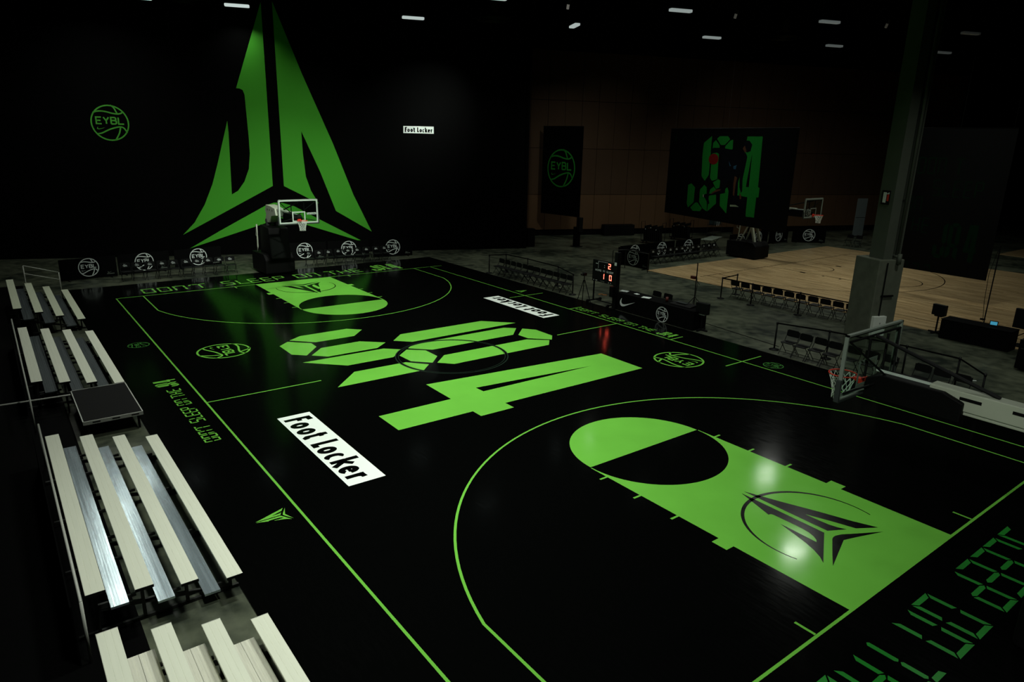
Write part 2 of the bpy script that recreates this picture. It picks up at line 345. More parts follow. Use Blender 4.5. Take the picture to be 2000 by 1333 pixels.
SA = [(-14.74, 13.76), (-14.77, 3.94), (-12.87, 2.94), (-13.27, 3.68), (-13.51, 4.49), (-13.6, 5.79), (-13.62, 7.02), (-12.7, 4.79), (-11.9, 2.49), (-9.83, 1.23), (-10.84, 3.46), (-11.89, 6.39), (-13.39, 10.1)]
SC = [(-20.14, .41), (-18.44, 1.4), (-15.82, 2.85), (-15.39, 2.99), (-14.96, 2.99), (-14.26, 2.78), (-12.85, 1.99), (-10.2, .55), (-13.6, 1.67), (-15.05, 2.10)]
def spear(mb, o, size, u, v):      # size = overall height; o = foot centre
    k = size / 13.35
    for L in (SJ, SA, SC): mb.flat([[((a + 15.05) * k, (b - .41) * k) for a, b in L]], o, u, v)
    return mb
J4 = [[(9.88, 3.82), (9.53, 4.33), (9.49, 6.1), (9.89, 6.52), (10.52, 5.93), (10.55, 4.5)], [(10.35, 3.32), (9.99, 3.72), (10.58, 4.33), (11.06, 4.32), (11.82, 3.69), (11.47, 3.32)],
      [(11.9, 3.82), (11.28, 4.39), (11.24, 5.8), (11.84, 6.48), (12.28, 5.95), (12.29, 4.2)], [(12.45, 3.31), (12.45, 6.1), (12.86, 6.55), (13.47, 5.93), (13.47, 4.35)],
      [(11.8, 6.8), (11.2, 7.4), (11.18, 10.93), (12.13, 11.92), (12.27, 7.3)], [(12.87, 6.79), (12.53, 7.16), (12.46, 11.1), (12.76, 11.46), (13.43, 10.81), (13.45, 7.4)],
      [(13.55, 10.95), (12.93, 11.62), (13.33, 11.95), (14.28, 11.95), (14.68, 11.6), (14.08, 10.98)], [(14.73, 6.81), (14.17, 7.41), (14.17, 10.85), (14.69, 11.47), (15.12, 11.09), (15.13, 7.2)],
      [(13.42, 6.17), (12.97, 6.68), (13.38, 7.17), (14.14, 7.17), (14.65, 6.69), (14.16, 6.19)], [(15.12, 3.31), (14.13, 4.27), (14.15, 6.0), (14.73, 6.51), (15.13, 6.1)],
      [(16.28, 5.5), (16.86, 11.92), (18.71, 11.92), (18.71, 6.54), (19.1, 6.54), (19.1, 5.48), (18.72, 5.48), (18.72, 3.31), (17.66, 3.31), (17.65, 5.48)]]
J4H = [(17.29, 6.54), (17.65, 10.74), (17.65, 6.56)]
def ja4(mb, o, h, u, v, kw=1.0):     # o = lower-left corner, h = height
    k = h / 8.61
    for L in J4[:-1]: mb.flat([[((a - 9.49) * k * kw, (b - 3.31) * k) for a, b in L]], o, u, v)
    mb.flat([[((a - 9.49) * k * kw, (b - 3.31) * k) for a, b in J4[-1]], [((a - 9.49) * k * kw, (b - 3.31) * k) for a, b in J4H]], o, u, v)
    return mb
# seven-segment lettering: a top, b upper right, c lower right, d bottom, e lower left, f upper left, g middle, t top bar halves, s centre stem
SEGS = {'D': 'abcdef', 'O': 'abcdef', 'N': 'abcef', 'T': 'ts', 'S': 'afgcd', 'L': 'fed', 'E': 'adefg', 'P': 'abefg', 'H': 'bcefg'}
def seg(mb, ch, o, w, h, u, v, t=None):
    t = t or w * .15; g_ = t * .14; hh = h / 2
    def horiz(y, k, x0=0, x1=None):
        x1 = w if x1 is None else x1
        if k == 0: L = [(x0 + t, y), (x0 + t * .3, y + t * .5), (x0 + t, y + t), (x1 - t, y + t), (x1 - t * .3, y + t * .5), (x1 - t, y)]
        if k == 1: L = [(x0 + g_, y + t), (x1 - g_, y + t), (x1 - t - g_, y), (x0 + t + g_, y)]
        if k == -1: L = [(x0 + g_, y), (x1 - g_, y), (x1 - t - g_, y + t), (x0 + t + g_, y + t)]
        mb.flat([L], o, u, v)
    def vert(x, y0, side, up):
        y1 = y0 + hh; a, b = (x, x + t) if side == 0 else (x + t, x)   # a = outer edge, b = inner
        outer0, outer1 = (y0 + g_ * 2, y1 - g_) ; 
        if up: L = [(a, y0 + g_ * 2), (a, y1 - g_ * 2), (b, y1 - t - g_ * 2), (b, y0 + t * .6 + g_)]
        else: L = [(a, y0 + g_ * 2), (a, y1 - g_ * 2), (b, y1 - t * .6 - g_), (b, y0 + t + g_ * 2)]
        mb.flat([L], o, u, v)
    for s_ in SEGS[ch]:
        if s_ == 'a': horiz(h - t, 1)
        if s_ == 'd': horiz(0, -1)
        if s_ == 'g': horiz(hh - t / 2, 0)
        if s_ == 'f': vert(0, hh, 0, True)
        if s_ == 'e': vert(0, 0, 0, False)
        if s_ == 'b': vert(w - t, hh, 1, True)
        if s_ == 'c': vert(w - t, 0, 1, False)
        if s_ == 't':
            mb.flat([[(0, h), (w / 2 - t * .1, h), (w / 2 - t * .6, h - t), (t * .5, h - t)]], o, u, v); mb.flat([[(w / 2 + t * .1, h), (w, h), (w - t * .5, h - t), (w / 2 + t * .6, h - t)]], o, u, v)
        if s_ == 's':
            c = w / 2
            for y0 in (0, hh): mb.flat([[(c - t * .5, y0 + t * .4), (c - t * .1, y0 + g_), (c + t * .5, y0 + t * .6), (c + t * .5, y0 + hh - t * .6 - (t if y0 else 0)), (c + t * .1, y0 + hh - g_ - (t if y0 else 0)), (c - t * .5, y0 + hh - t * .4 - (t if y0 else 0))]], o, u, v)
SLOGAN = [('D', 14.10), ('O', 13.45), ('N', 12.80), ("'", 12.15), ('T', 11.98), ('S', 10.70), ('L', 10.02), ('E', 9.47), ('E', 8.86), ('P', 8.25), ('O', 7.22), ('N', 6.54), ('T', 5.58), ('H', 4.88), ('E', 4.20)]
def slogan(o, u, v, k, kh, m, par):          # o = left end on the baseline of the writing, text width 12.5 * k
    o = Vector(o)
    for ch, y in SLOGAN:
        s = (14.10 - y) * k; mb = MB()
        if ch == "'": mb.flat([[(0, .68 * kh), (.05 * k, .90 * kh), (.17 * k, .96 * kh), (.12 * k, .74 * kh)]], o + u * s, u, v)
        else: seg(mb, ch, o + u * s, (.52 if ch != 'T' else .62) * k, .96 * kh, u, v, t=.085 * min(k, kh) ** .8)
        mb.build('slogan_letter', Mt[m], par, fix=False)
    ja4(MB(), o + u * (11.0 * k) + v * (-.14 * kh), 1.55 * kh, u, v, kw=.98 * k / kh).build('slogan_numeral', Mt[m], par, fix=False)

# ================================================================== SETTING
fl = MB().box((20, 31, -.15), (96, 102, .3)).build('floor', Mt['concrete']); struct(fl)
PA = Vector((-2.92, 24.1, 0)); PB = Vector((-7.41, 28.41, 0))
# far black curtain wall, with the big print on it
wf = MB().box(PA + T * -24 - N * .15 + Z * 7.6, (48, .3, 15.2), (T, N, Z)).build('wall_far', Mt['curtain']); struct(wf)
o = PA + N * .012
spear(MB(), o + T * -15.05 + Z * .41, 13.35, T, Z).build('spear_emblem', Mt['wall_green'], wf, fix=False)
ball(MB(), o + T * -23.38 + Z * 7.2, .92, T, Z).build('ball_emblem', Mt['wall_emblem'], wf, fix=False)
MB().flat([[(-7.77, 7.07), (-5.94, 7.07), (-5.94, 7.48), (-7.77, 7.48)]], o, T, Z).build('sponsor_panel', Mt['print_white'], wf, fix=False)
sponsor_text(.27, Mt['court_inkblack'], wf, o + T * -6.855 + Z * 7.275, T, Z, 1.64, lift=.006)
# return between curtain and brown wall
struct(MB().box(PA + T * .0 - N * 3.0 + Z * 7.6, (.3, 6.0, 15.2), (T, N, Z)).build('wall_return', Mt['curtain']))
# brown panelled wall
wb = MB().box(PB + T * 18 - N * .25 + Z * 7.6, (52, .3, 15.2), (T, N, Z)).build('wall_back', Mt['wall_base']); struct(wb)
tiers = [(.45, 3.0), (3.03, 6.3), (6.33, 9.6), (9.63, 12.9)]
pm = {}
for ti, (z0, z1) in enumerate(tiers):
    me = MB().box((0, 0, 0), (1.275, .06, z1 - z0)).mesh('panel'); me.materials.append(Mt['panel_low' if ti == 0 else 'panel_up_shaded']); pm[ti] = me
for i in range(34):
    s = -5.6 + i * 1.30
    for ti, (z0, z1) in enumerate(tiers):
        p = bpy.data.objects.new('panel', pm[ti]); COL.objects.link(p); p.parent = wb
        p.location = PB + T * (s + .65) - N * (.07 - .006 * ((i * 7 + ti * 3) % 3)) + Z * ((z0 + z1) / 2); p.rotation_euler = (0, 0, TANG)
struct(MB().box((20, -15.1, 7.6), (96, .3, 15.2)).build('wall_left', Mt['curtain']))
struct(MB().box((46, 31, 7.6), (.3, 102, 15.2)).build('wall_near', Mt['curtain']))
struct(MB().box((20, 76, 7.6), (96, .3, 15.2)).build('wall_right', Mt['curtain']))
struct(MB().box((20, 31, 15.3), (96, 102, .3)).build('ceiling', Mt['ceiling']))
for i in range(6):       # roof trusses in the dark
    b = MB(); q = Vector((4.5 + 7.5 * i, 26, 0)) - T * 30
    if i == 0: q = Vector((5.5, 26, 0)) - T * 30
    for dz in (13.9, 14.9): b.bar(q + Z * dz, q + T * 60 + Z * dz, .12)
    for k in range(30): b.bar(q + T * (2 * k) + Z * 13.9, q + T * (2 * k + 1) + Z * 14.9, .06); b.bar(q + T * (2 * k + 1) + Z * 14.9, q + T * (2 * k + 2) + Z * 13.9, .06)
    struct(b.build('trim_%d' % (i + 1), Mt['ceiling']))

# ================================================================== BLACK COURT
LN = 28.65; WD = 15.24; H1 = .021; H2 = .0225; H3 = .024
court = MB().box((14.45, 7.63, .01), (34.6, 18.45, .02)).build('basketball_court', Mt['court_black'])
tag(court, 'glossy black basketball court with bright green markings, filling the foreground', 'court')
def cd(mb, name, m='court_green', par=court): return mb.build(name, Mt[m], par, fix=False)
R90 = (X, Y)
bl = MB(); w = .05
for y in (0, WD): bl.ribbon([(-.025, y), (LN + .025, y)], w, (0, 0, H1))
bl.ribbon([(0, 0), (0, WD + .75)], w, (0, 0, H1)); bl.ribbon([(LN, 0), (LN, WD)], w, (0, 0, H1))
cd(bl, 'boundary_line')
cd(MB().ribbon([(LN / 2, .02), (LN / 2, 3.15)], w, (0, 0, H1)), 'half_court_line'); cd(MB().ribbon([(LN / 2, 12.15), (LN / 2, WD - .02)], w, (0, 0, H1)), 'half_court_line')
class TK:
    def ribbon(s, p, w, o): cd(MB().ribbon(p, w, o), 'hash_mark')
tk = TK()
for x in (8.47, 20.05): tk.ribbon([(x, 14.37), (x, WD - .02)], w, (0, 0, H1)); tk.ribbon([(x, WD + .03), (x, 16.3)], w, (0, 0, H1)); 
for x in (11.5, 17.0): tk.ribbon([(x, WD + .03), (x, 15.95)], w, (0, 0, H1))
for y in (4.83, 10.40):
    tk.ribbon([(.03, y), (.36, y)], w, (0, 0, H1)); tk.ribbon([(LN - .36, y), (LN - .03, y)], w, (0, 0, H1))
for end in (0, 1):
    def F(x, y): return (x, y) if end == 0 else (LN - x, WD - y)
    U, V, O = (X, Y, (0, 0, 0)) if end == 0 else (-X, -Y, (LN, WD, 0))
    O = Vector(O)
    tp = [(.03, 1.02)] + [(1.6 + 6.75 * math.cos(a), 7.62 + 6.75 * math.sin(a)) for a in [math.radians(-77.9 + 155.8 * i / 64) for i in range(65)]] + [(.03, WD - 1.02)]
    cd(MB().ribbon(tp, w, O + Z * H1, U, V), 'three_point_line')
    kp = MB(); ft = 5.8; r = 1.83; c = 7.62
    kp.flat([[(.02, c - r), (ft, c - r)] + [(ft - r * math.sin(t) * .985, c - r * math.cos(t) * .985) for t in [PI * i / 40 for i in range(41)]] + [(ft, c + r), (.02, c + r)]], O + Z * (H1 + .0004), U, V)
    kp.flat([[(ft + .03 + (r - .02) * math.sin(t), c - (r - .02) * math.cos(t)) for t in [PI * i / 40 for i in range(41)]]], O + Z * H1, U, V)
    for sgn in (-1, 1):
        y0 = c + sgn * r
        for a, b in ((2.13, 2.45),): kp.flat([[(a, y0), (b, y0), (b, y0 + sgn * .2), (a, y0 + sgn * .2)][::sgn]], O + Z * H1, U, V)
        for a in (3.36, 4.32, 5.28): kp.flat([[(a, y0), (a + .05, y0), (a + .05, y0 + sgn * .2), (a, y0 + sgn * .2)][::sgn]], O + Z * H1, U, V)
    cd(kp, 'key_paint')
    ke = spear(MB(), O + U * .78 + V * 7.62 + Z * H2, 2.46, -V, U)
    A = [(1.62 + 1.33 * math.cos(math.radians(a)), 7.60 + 1.33 * math.sin(math.radians(a))) for a in range(-106, 107, 4)]
    n_ = len(A); ke.ribbon(A, .05, O + Z * H2, U, V, ws=[.022 + .055 * math.sin(PI * i / (n_ - 1)) ** 1.5 for i in range(n_)])
    cd(ke, 'key_emblem', 'court_inkblack')
cg = MB(); ja4(cg, (9.49, 3.31, H1), 8.61, X, Y); cd(cg, 'centre_numeral_graphic')
rg = MB(); 
for rr, ww in ((1.83, .035), (1.74, .02)): rg.ribbon(arc(LN / 2, 7.62, rr, 0, 360, 72)[:-1], ww, (0, 0, H2), closed=True)
cd(rg, 'centre_circle', 'ring_grey')
rk = MB().ribbon(arc(LN / 2, 7.62, 1.785, 0, 360, 72)[:-1], .055, (0, 0, H2 - .0006), closed=True); cd(rk, 'centre_circle', 'court_inkblack')
for o_, r_, u_, v_ in (((9.88, 1.65, H1), .82, X, Y), ((18.75, 13.62, H1), .82, -X, -Y)): cd(ball(MB(), o_, r_, u_, v_), 'ball_emblem')
Mt['court_green_dim'] = mat('court_green_darker', (.04, .20, .03), .3, spec=.2, noise=.1)  # darker green for the small sideline ball emblems
for o_, r_, u_, v_ in (((7.76, -.48, H1), .33, X, -Y), ((20.87, 15.75, H1), .32, X, Y)):
    if v_ == -Y: u_ = -X
    cd(ball(MB(), o_, r_, u_, v_, w=.08), 'ball_emblem', 'court_green_dim')
cd(spear(MB(), (20.97, -.19, H1), .62, -X, -Y), 'spear_emblem'); cd(spear(MB(), (7.62, 15.45, H1), .58, X, Y), 'spear_emblem')
for o_, u_, v_ in (((18.53, 1.565, 0), X, Y), ((10.0, 13.75, 0), -X, -Y)):
    o_ = Vector(o_)
    sp_ = MB().flat([[(-2.12, -.415), (2.12, -.415), (2.12, .415), (-2.12, .415)]], o_ + Z * H1, u_, v_); sp_ = cd(sp_, 'sponsor_panel', 'court_white')
    sponsor_text(.64, Mt['court_inkblack'], sp_, o_ + Z * H2, u_, v_, 3.80)
# slogans: far and near baselines, left and right sidelines
Mt['court_green_shaded'] = mat('court_lettering_shaded', (.014, .20, .022), .3, spec=.2, noise=.1)  # dim light at the near baseline put into this darker letter green
slogan((LN + .48, 14.10, H1), -Y, X, 1, 1, 'court_green_shaded', court)
slogan((-.48, 1.14, H1), Y, -X, 1, 1, 'court_green', court)
slogan((16.90, -.31, H1), -X, -Y, .395, .37, 'court_green', court)
slogan((11.60, 15.48, H1), X, Y, .41, .37, 'court_green', court)

# ================================================================== MAPLE COURT
wood = MB().box((24.5, 34.55, .012), (35.2, 18.9, .024)).build('basketball_court', Mt['maple']); tag(wood, 'pale maple basketball court with thin dark lines beyond the aisle', 'court')
ml = MB(); x0 = 9.71; c2 = 34.4; hh = .0255
for y in (c2 - 7.62, c2 + 7.62): ml.ribbon([(x0, y), (x0 + LN, y)], .05, (0, 0, hh))
ml.ribbon([(x0, c2 - 7.62), (x0, c2 + 7.62)], .05, (0, 0, hh)); ml.ribbon([(x0 + LN / 2, c2 - 7.62), (x0 + LN / 2, c2 + 7.62)], .05, (0, 0, hh)); ml.ribbon([(x0, 26.2), (x0, c2 - 7.62)], .05, (0, 0, hh))
tp2 = [(x0, c2 - 6.6)] + [(x0 + a - 0, c2 - 7.62 + b) for a, b in tp[1:-1]] + [(x0, c2 + 6.6)]
ml.ribbon(tp2, .05, (0, 0, hh))
for s in (-1, 1): ml.ribbon([(x0, c2 + s * 1.83), (x0 + 5.8, c2 + s * 1.83)], .05, (0, 0, hh))
ml.ribbon([(x0 + 5.8, c2 - 1.83), (x0 + 5.8, c2 + 1.83)], .05, (0, 0, hh)); ml.ribbon(arc(x0 + 5.8, c2, 1.83, -90, 90), .05, (0, 0, hh)); ml.ribbon(arc(x0 + 1.6, c2, 1.22, -90, 90, 24), .05, (0, 0, hh))
ml.build('court_line', Mt['court_inkblack'], wood, fix=False)
for s in (-1, 1):
    bk = MB()
    for a in (2.13, 3.36, 4.32, 5.28): bk.box((x0 + a + .08, c2 + s * 1.95, hh), (.1 if a > 2.2 else .32, .2, .001))
    bk.build('lane_marks', Mt['court_inkblack'], wood)
third = MB().box((23.6, 54.9, .012), (17, 6.6, .024)).build('basketball_court', Mt['maple']); tag(third, 'third maple court, only a dim strip seen at the right edge', 'court')
Mt['mat_edge'] = mat('edge_black', (.002, .002, .002), .6, spec=.1, noise=.2)

# ================================================================== HOOPS
def hoop(name, label, loc, rz, sponsor=False, net_seg=12, emblem=False):
    t = thing(name, label, 'basketball hoop', loc, rz)
    gl = MB().box((1.205, 0, 3.43), (.014, 1.80, 1.05)).build('glass_board', Mt['glass'], t)
    # painted border on the face of the glass
    bw = .05; fx = 1.2135
    def frame(mb, y0, y1, z0, z1, w_):
        mb.box((fx, (y0 + y1) / 2, z1 - w_ / 2), (.004, y1 - y0, w_)); mb.box((fx, (y0 + y1) / 2, z0 + w_ / 2), (.004, y1 - y0, w_))
        mb.box((fx, y0 + w_ / 2, (z0 + z1) / 2), (.004, w_, z1 - z0 - 2 * w_)); mb.box((fx, y1 - w_ / 2, (z0 + z1) / 2), (.004, w_, z1 - z0 - 2 * w_)); return mb
    frame(MB(), -.90, .90, 2.905, 3.955, .055).build('painted_border', Mt[HW], t)
    frame(MB(), -.305, .305, 2.97, 3.43, .05).build('target_square', Mt[HW], t)
    fm = MB()
    fm.box((1.185, 0, 3.965), (.06, 1.86, .03)); fm.box((1.185, 0, 2.895), (.06, 1.86, .03))
    for s in (-1, 1): fm.box((1.185, s * .915, 3.43), (.06, .03, 1.1))
    fm.build('board_frame', Mt['frame_dim'], t)
    pd = MB(); pd.box((1.19, 0, 2.865), (.085, 1.90, .05))
    for s in (-1, 1): pd.box((1.19, s * .94, 3.04), (.085, .05, .38))
    pd.build('board_padding', Mt['pad_grey'], t, bevel=.012)
    rm = MB().path([(1.60 + .2285 * math.cos(a), .2285 * math.sin(a), 3.05) for a in [2 * PI * i / 28 for i in range(28)]], .011, 8, closed=True).build('rim', Mt['rim_red'], t, smooth=True)
    br = MB(); br.box((1.235, 0, 3.01), (.03, .16, .16)); br.prism([(1.23, 2.94), (1.40, 3.035), (1.40, 3.055), (1.23, 3.06)], .12, (0, .06, 0), X, Z); br.build('rim_bracket', Mt['rim_red'], t)
    # net: diagonal cords between rings
    nb = MB(); rings = [(.225, 3.035), (.19, 2.94), (.162, 2.85), (.14, 2.76), (.128, 2.68), (.132, 2.60)]
    for k in range(net_seg):
        for i in range(len(rings) - 1):
            for sgn in (-1, 1):
                a0 = 2 * PI * (k + (i % 2) * .5) / net_seg; a1 = a0 + sgn * PI / net_seg
                (r0, z0), (r1, z1) = rings[i], rings[i + 1]
                nb.tube((1.60 + r0 * math.cos(a0), r0 * math.sin(a0), z0), (1.60 + r1 * math.cos(a1), r1 * math.sin(a1), z1), .0055, 4)
    nb.build('net', Mt['net'], t)
    # boom: white beam, slots near the elbow, black pad beneath the board end
    bm_ = MB(); bm_.box((-1.35, 0, 3.17), (3.05, .26, .30)); bo = bm_.build('boom', Mt['hoop_white'], t, bevel=.015)
    sl = MB()
    for x in (-.42, -1.12, -1.85): 
        for s in (-1, 1): sl.box((x, s * .1315, 3.215), (.30, .004, .05))
    sl.build('slot', Mt['black_pad'], bo)
    lb = MB(); lb.box((-1.25, 0, 2.985), (2.6, .20, .05)); lb.build('lower_beam', Mt['hoop_white'], t, bevel=.01)
    pp = MB(); pp.prism([(-.35, 2.86), (1.12, 2.86), (1.12, 3.16), (.9, 3.26), (-.06, 3.26), (-.35, 3.16)], .42, (0, .21, 0), X, Z); pp.build('boom_pad', Mt['black_pad'], t, bevel=.02)
    st = MB(); st.box((.5, 0, 3.275), (1.1, .05, .03)); st.build('pad_strip', Mt['frame_white'], t)
    hf = MB()
    hf.tube((1.16, -.85, 3.86), (1.16, .85, 3.86), .02); hf.tube((1.15, 0, 3.84), (-.75, 0, 3.33), .032)
    for s in (-1, 1): hf.tube((1.16, s * .85, 3.86), (.85, s * .12, 3.25), .018); hf.tube((1.16, s * .8, 2.98), (.95, s * .15, 3.1), .018)
    hf.tube((1.10, .30, 3.2), (1.10, .30, 3.85), .022); hf.tube((1.10, -.30, 3.2), (1.10, -.30, 3.85), .022)
    hf.build('brace', Mt['black_metal'], t)
    # elbow casting, mast, base
    el = MB(); el.prism([(-3.05, 2.55), (-2.75, 2.95), (-2.9, 3.15), (-2.7, 3.42), (-2.1, 3.40), (-1.45, 3.33), (-1.3, 3.0), (-2.0, 2.9), (-2.45, 2.55)], .44, (0, .22, 0), X, Z)
    eo = el.build('elbow_housing', Mt['hoop_white'], t, bevel=.02)
    hl_ = MB()
    for x in (-2.5, -2.2, -1.8): hl_.box((x, -.222, 3.2), (.07, .004, .09))
    hl_.build('slot', Mt['black_pad'], eo)
    ms = MB()
    for s in (-1, 1): ms.bar((-2.75, s * .2, 2.7), (-2.1, s * .3, .75), .14); ms.bar((-2.5, s * .12, 2.75), (-3.3, s * .35, .75), .08)
    ms.build('mast', Mt['hoop_white'] if not sponsor else Mt['black_metal'], t)
    if sponsor: MB().prism([(-3.15, .8), (-1.55, .8), (-1.75, 2.35), (-3.0, 2.42)], 1.0, (0, .5, 0), X, Z).build('mast_pad', Mt['black_pad'], t, bevel=.05)
    bs = MB(); bs.prism([(-3.9, 0.06), (-1.75, .06), (-1.75, .8), (-2.0, 1.05), (-3.9, 1.0)], 1.50, (0, .75, 0), X, Z); bs.build('base', Mt['black_pad'], t, bevel=.07)
    for x in (-3.7, -2.0):
        for s in (-1, 1): MB().tube((x, s * .5 - .04, .07), (x, s * .5 + .04, .07), .07, 12).build('caster', Mt['black_plastic'], t)
    hd = MB().path([(-3.1, -.62, 2.42), (-3.12, -.62, 2.0), (-3.16, -.62, 1.3), (-3.3, -.62, .95)], .035, 8); hd.path([(-3.1, -.62, 2.35), (-3.3, -.62, 2.28), (-3.33, -.62, 1.85), (-3.13, -.62, 1.78)], .022, 8)
    hd.build('handle', Mt['hoop_white'], t, smooth=True)
    if sponsor:
        q = MB().flat([[(-.22, -.045), (.22, -.045), (.22, .045), (-.22, .045)]], (fx + .003, .60, 3.32), Y, Z).build('sponsor_panel', Mt['frame_white'], t, fix=False)
        sponsor_text(.062, Mt['court_inkblack'], q, Vector((fx + .005, .60, 3.32)), Y, Z, .39)
    if emblem:
        ball(MB(), (fx + .003, -.55, 3.2), .2, Y, Z, w=.12).build('ball_emblem', Mt['frame_dim'], t, fix=False)
    return t
HW = 'frame_white'
hoop('portable_hoop', 'portable basketball hoop in front of the giant green wall emblem, white crane arm', (0, 7.62, .021), 0, sponsor=True)
HW = 'frame_dim'
hoop('portable_hoop', 'nearest basketball hoop, its glass board seen from behind at right', (LN, 7.62, .021), PI)
h2 = hoop('portable_hoop', 'distant basketball hoop over the maple court, board near the brown wall', (9.71, 34.4, .025), 0, emblem=True)

# ================================================================== BLEACHERS
def bleacher(label, x0, x1, zs, foot, seatm, footm, fw_=.22, wide=False, rail=None, dx=0):
    t = thing('bleacher', label, 'bleacher', ((x0 + x1) / 2, -2.6, 0)); L = x1 - x0
    ys = [-1.72, -2.34, -2.92, -3.50]; ox, oy = (x0 + x1) / 2, -2.6
    for i, (y, z) in enumerate(zip(ys, zs)):
        b = MB(); sh = dx * i
        W2 = .235     # ribbed plank profile
        prof = [(-W2 / 2, -.038), (-W2 / 2, -.004), (-W2 / 2 + .006, 0)]
        for k in (1, 2):
            c = -W2 / 2 + k * W2 / 3; prof += [(c - .003, 0), (c - .001, -.002), (c + .001, -.002), (c + .003, 0)]
        prof += [(W2 / 2 - .006, 0), (W2 / 2, -.004), (W2 / 2, -.038)]
        b.prism([(a, c) for a, c in prof], L, (-L / 2 - sh, y - oy, z), Y, Z)
        b.build('seat_plank', Mt[seatm], t)
        for s in (-1, 1): MB().box((s * (L / 2 + .004) - sh, y - oy, z - .019), (.008, W2 + .004, .042)).build('end_cap', Mt['black_plastic'] if not wide else Mt['rail_white'], t)
    for i, z in enumerate(foot):
        y = ys[i] - .31 if not wide else ys[i] - .30
        n_ = 2 if wide else 1
        for k in range(n_):
            yy = y + (k - (n_ - 1) / 2) * .185; fw2 = fw_ if not wide else .18
            b = MB(); prof = [(-fw2 / 2, -.035), (-fw2 / 2, 0)]
            m = 6
            for q in range(1, m): c = -fw2 / 2 + q * fw2 / m; prof += [(c - .003, 0), (c - .0015, -.003), (c + .0015, -.003), (c + .003, 0)]
            prof += [(fw2 / 2, 0), (fw2 / 2, -.035)]
            b.prism(prof, L, (-L / 2 - (.12 if not wide else -.08), yy - oy, z), Y, Z); b.build('foot_plank', Mt[footm], t)
    for j in range(4):
        x = -L / 2 + .35 + j * (L - .7) / 3
        fr_ = MB(); zt = zs[3] - .06
        fr_.bar((x, ys[0] - oy + .12, .03), (x, ys[3] - oy - .25, .03), .045)
        fr_.bar((x, ys[0] - oy, zs[0] - .36), (x, ys[3] - oy, zs[3] - .46), .04)
        for i in range(4):
            fr_.bar((x, ys[i] - oy, .03), (x, ys[i] - oy, zs[i] - .04), .045)
            fr_.bar((x, ys[i] - oy - .10, zs[i] - .06), (x, ys[i] - oy + .10, zs[i] - .06), .04)
            if i < 3: fr_.bar((x, ys[i] - oy - .08, foot[i] - .055), (x, ys[i + 1] - oy, foot[i] - .055), .04)
        fr_.bar((x, ys[3] - oy, zs[3] - .5), (x, ys[0] - oy, .05), .03)
        fr_.build('frame', Mt['steel_dim'], t)
    if rail:
        for (a, b_) in rail[1]:
            MB().tube(Vector(a) - Vector((ox, oy, 0)), Vector(b_) - Vector((ox, oy, 0)), .02, 8).build('guard_rail', Mt['rail_white'], t, smooth=True)
    return t
bleacher('aluminium bleacher section farthest away, beside the leftmost emblem board', -.95, 4.78, (.43, .63, .83, 1.03), (.20, .40, .60), 'seat_dull', 'alu_dull', fw_=.30,
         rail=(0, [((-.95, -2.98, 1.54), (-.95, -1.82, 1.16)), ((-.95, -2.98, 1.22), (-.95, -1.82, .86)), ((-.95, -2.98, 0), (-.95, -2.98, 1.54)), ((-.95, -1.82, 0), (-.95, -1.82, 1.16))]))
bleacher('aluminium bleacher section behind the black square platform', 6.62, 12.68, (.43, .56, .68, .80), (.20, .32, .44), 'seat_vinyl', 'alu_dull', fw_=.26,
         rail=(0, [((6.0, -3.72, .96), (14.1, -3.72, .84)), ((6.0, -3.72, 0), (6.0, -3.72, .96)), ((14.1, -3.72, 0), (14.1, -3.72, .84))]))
bleacher('aluminium bleacher section in front of the black platform, shiny footboards', 16.78, 22.98, (.43, .58, .73, .88), (.20, .35, .50), 'seat_vinyl', 'alu', fw_=.225,
         rail=(0, [((16.2, -3.68, .95), (23.2, -3.68, .95)), ((16.2, -3.68, 0), (16.2, -3.68, .95)), ((23.2, -3.68, 0), (23.2, -3.68, .95))]))
bleacher('nearest aluminium bleacher section, cut off by the lower left edge', 24.12, 30.2, (.43, .63, .83, 1.03), (.20, .40, .60), 'seat_vinyl', 'alu_deck', wide=True, fw_=.34)
for i, (a_, b_, z_, nm_) in enumerate(((6.0, 12.85, .82, 'behind the bleacher with the black platform'), (16.2, 23.2, .92, 'behind the bleacher with shiny footboards'))):
    t = tag(MB().box(((a_ + b_) / 2, -3.80, z_ / 2 + .004), (b_ - a_, .02, z_)).build('drape', Mt['curtain']), 'black drape hanging along the back rail ' + nm_, 'drape')
cv_ = MB().box((18.0, -8.95, .002), (46, 11.9, .004)).build('floor_shade_sheet', Mt['curtain']); struct(cv_)  # black sheet added to darken the floor behind and under the bleachers
# platform
t = thing('stage_platform', 'low black square platform standing between two bleacher sections', 'platform', (13.95, -2.22, 0))
MB().box((0, 0, .425), (2.42, 1.20, .012)).build('deck', Mt['black_pad'], t)
e = MB()
for s in (-1, 1): e.box((s * 1.215, 0, .39), (.022, 1.24, .085)); e.box((0, s * .61, .39), (2.44, .022, .085))
eo = e.build('edge_trim', Mt['rail_white'], t)
lt = MB()
for x in (-.35, .05, .45): lt.box((1.2275, x, .39), (.004, .16, .028))
lt.build('slot', Mt['black_pad'], eo)
for sx in (-1, 1):
    for sy in (-1, 1): MB().bar((sx * 1.12, sy * .52, 0), (sx * 1.12, sy * .52, .35), .05).build('leg', Mt['black_metal'], t)
# rail lying between the bleachers at the left
t = thing('barrier_rail', 'white horizontal rail running left from the black platform', 'rail', (13.1, -3.4, 0))
MB().tube((-.15, -1.9, .45), (0, .53, .45), .025).build('rail', Mt['rail_white'], t)
for y in (-1.8, .45): MB().tube((-.14 if y < 0 else 0, y, 0), (-.14 if y < 0 else 0, y, .45), .02).build('post', Mt['black_metal'], t)

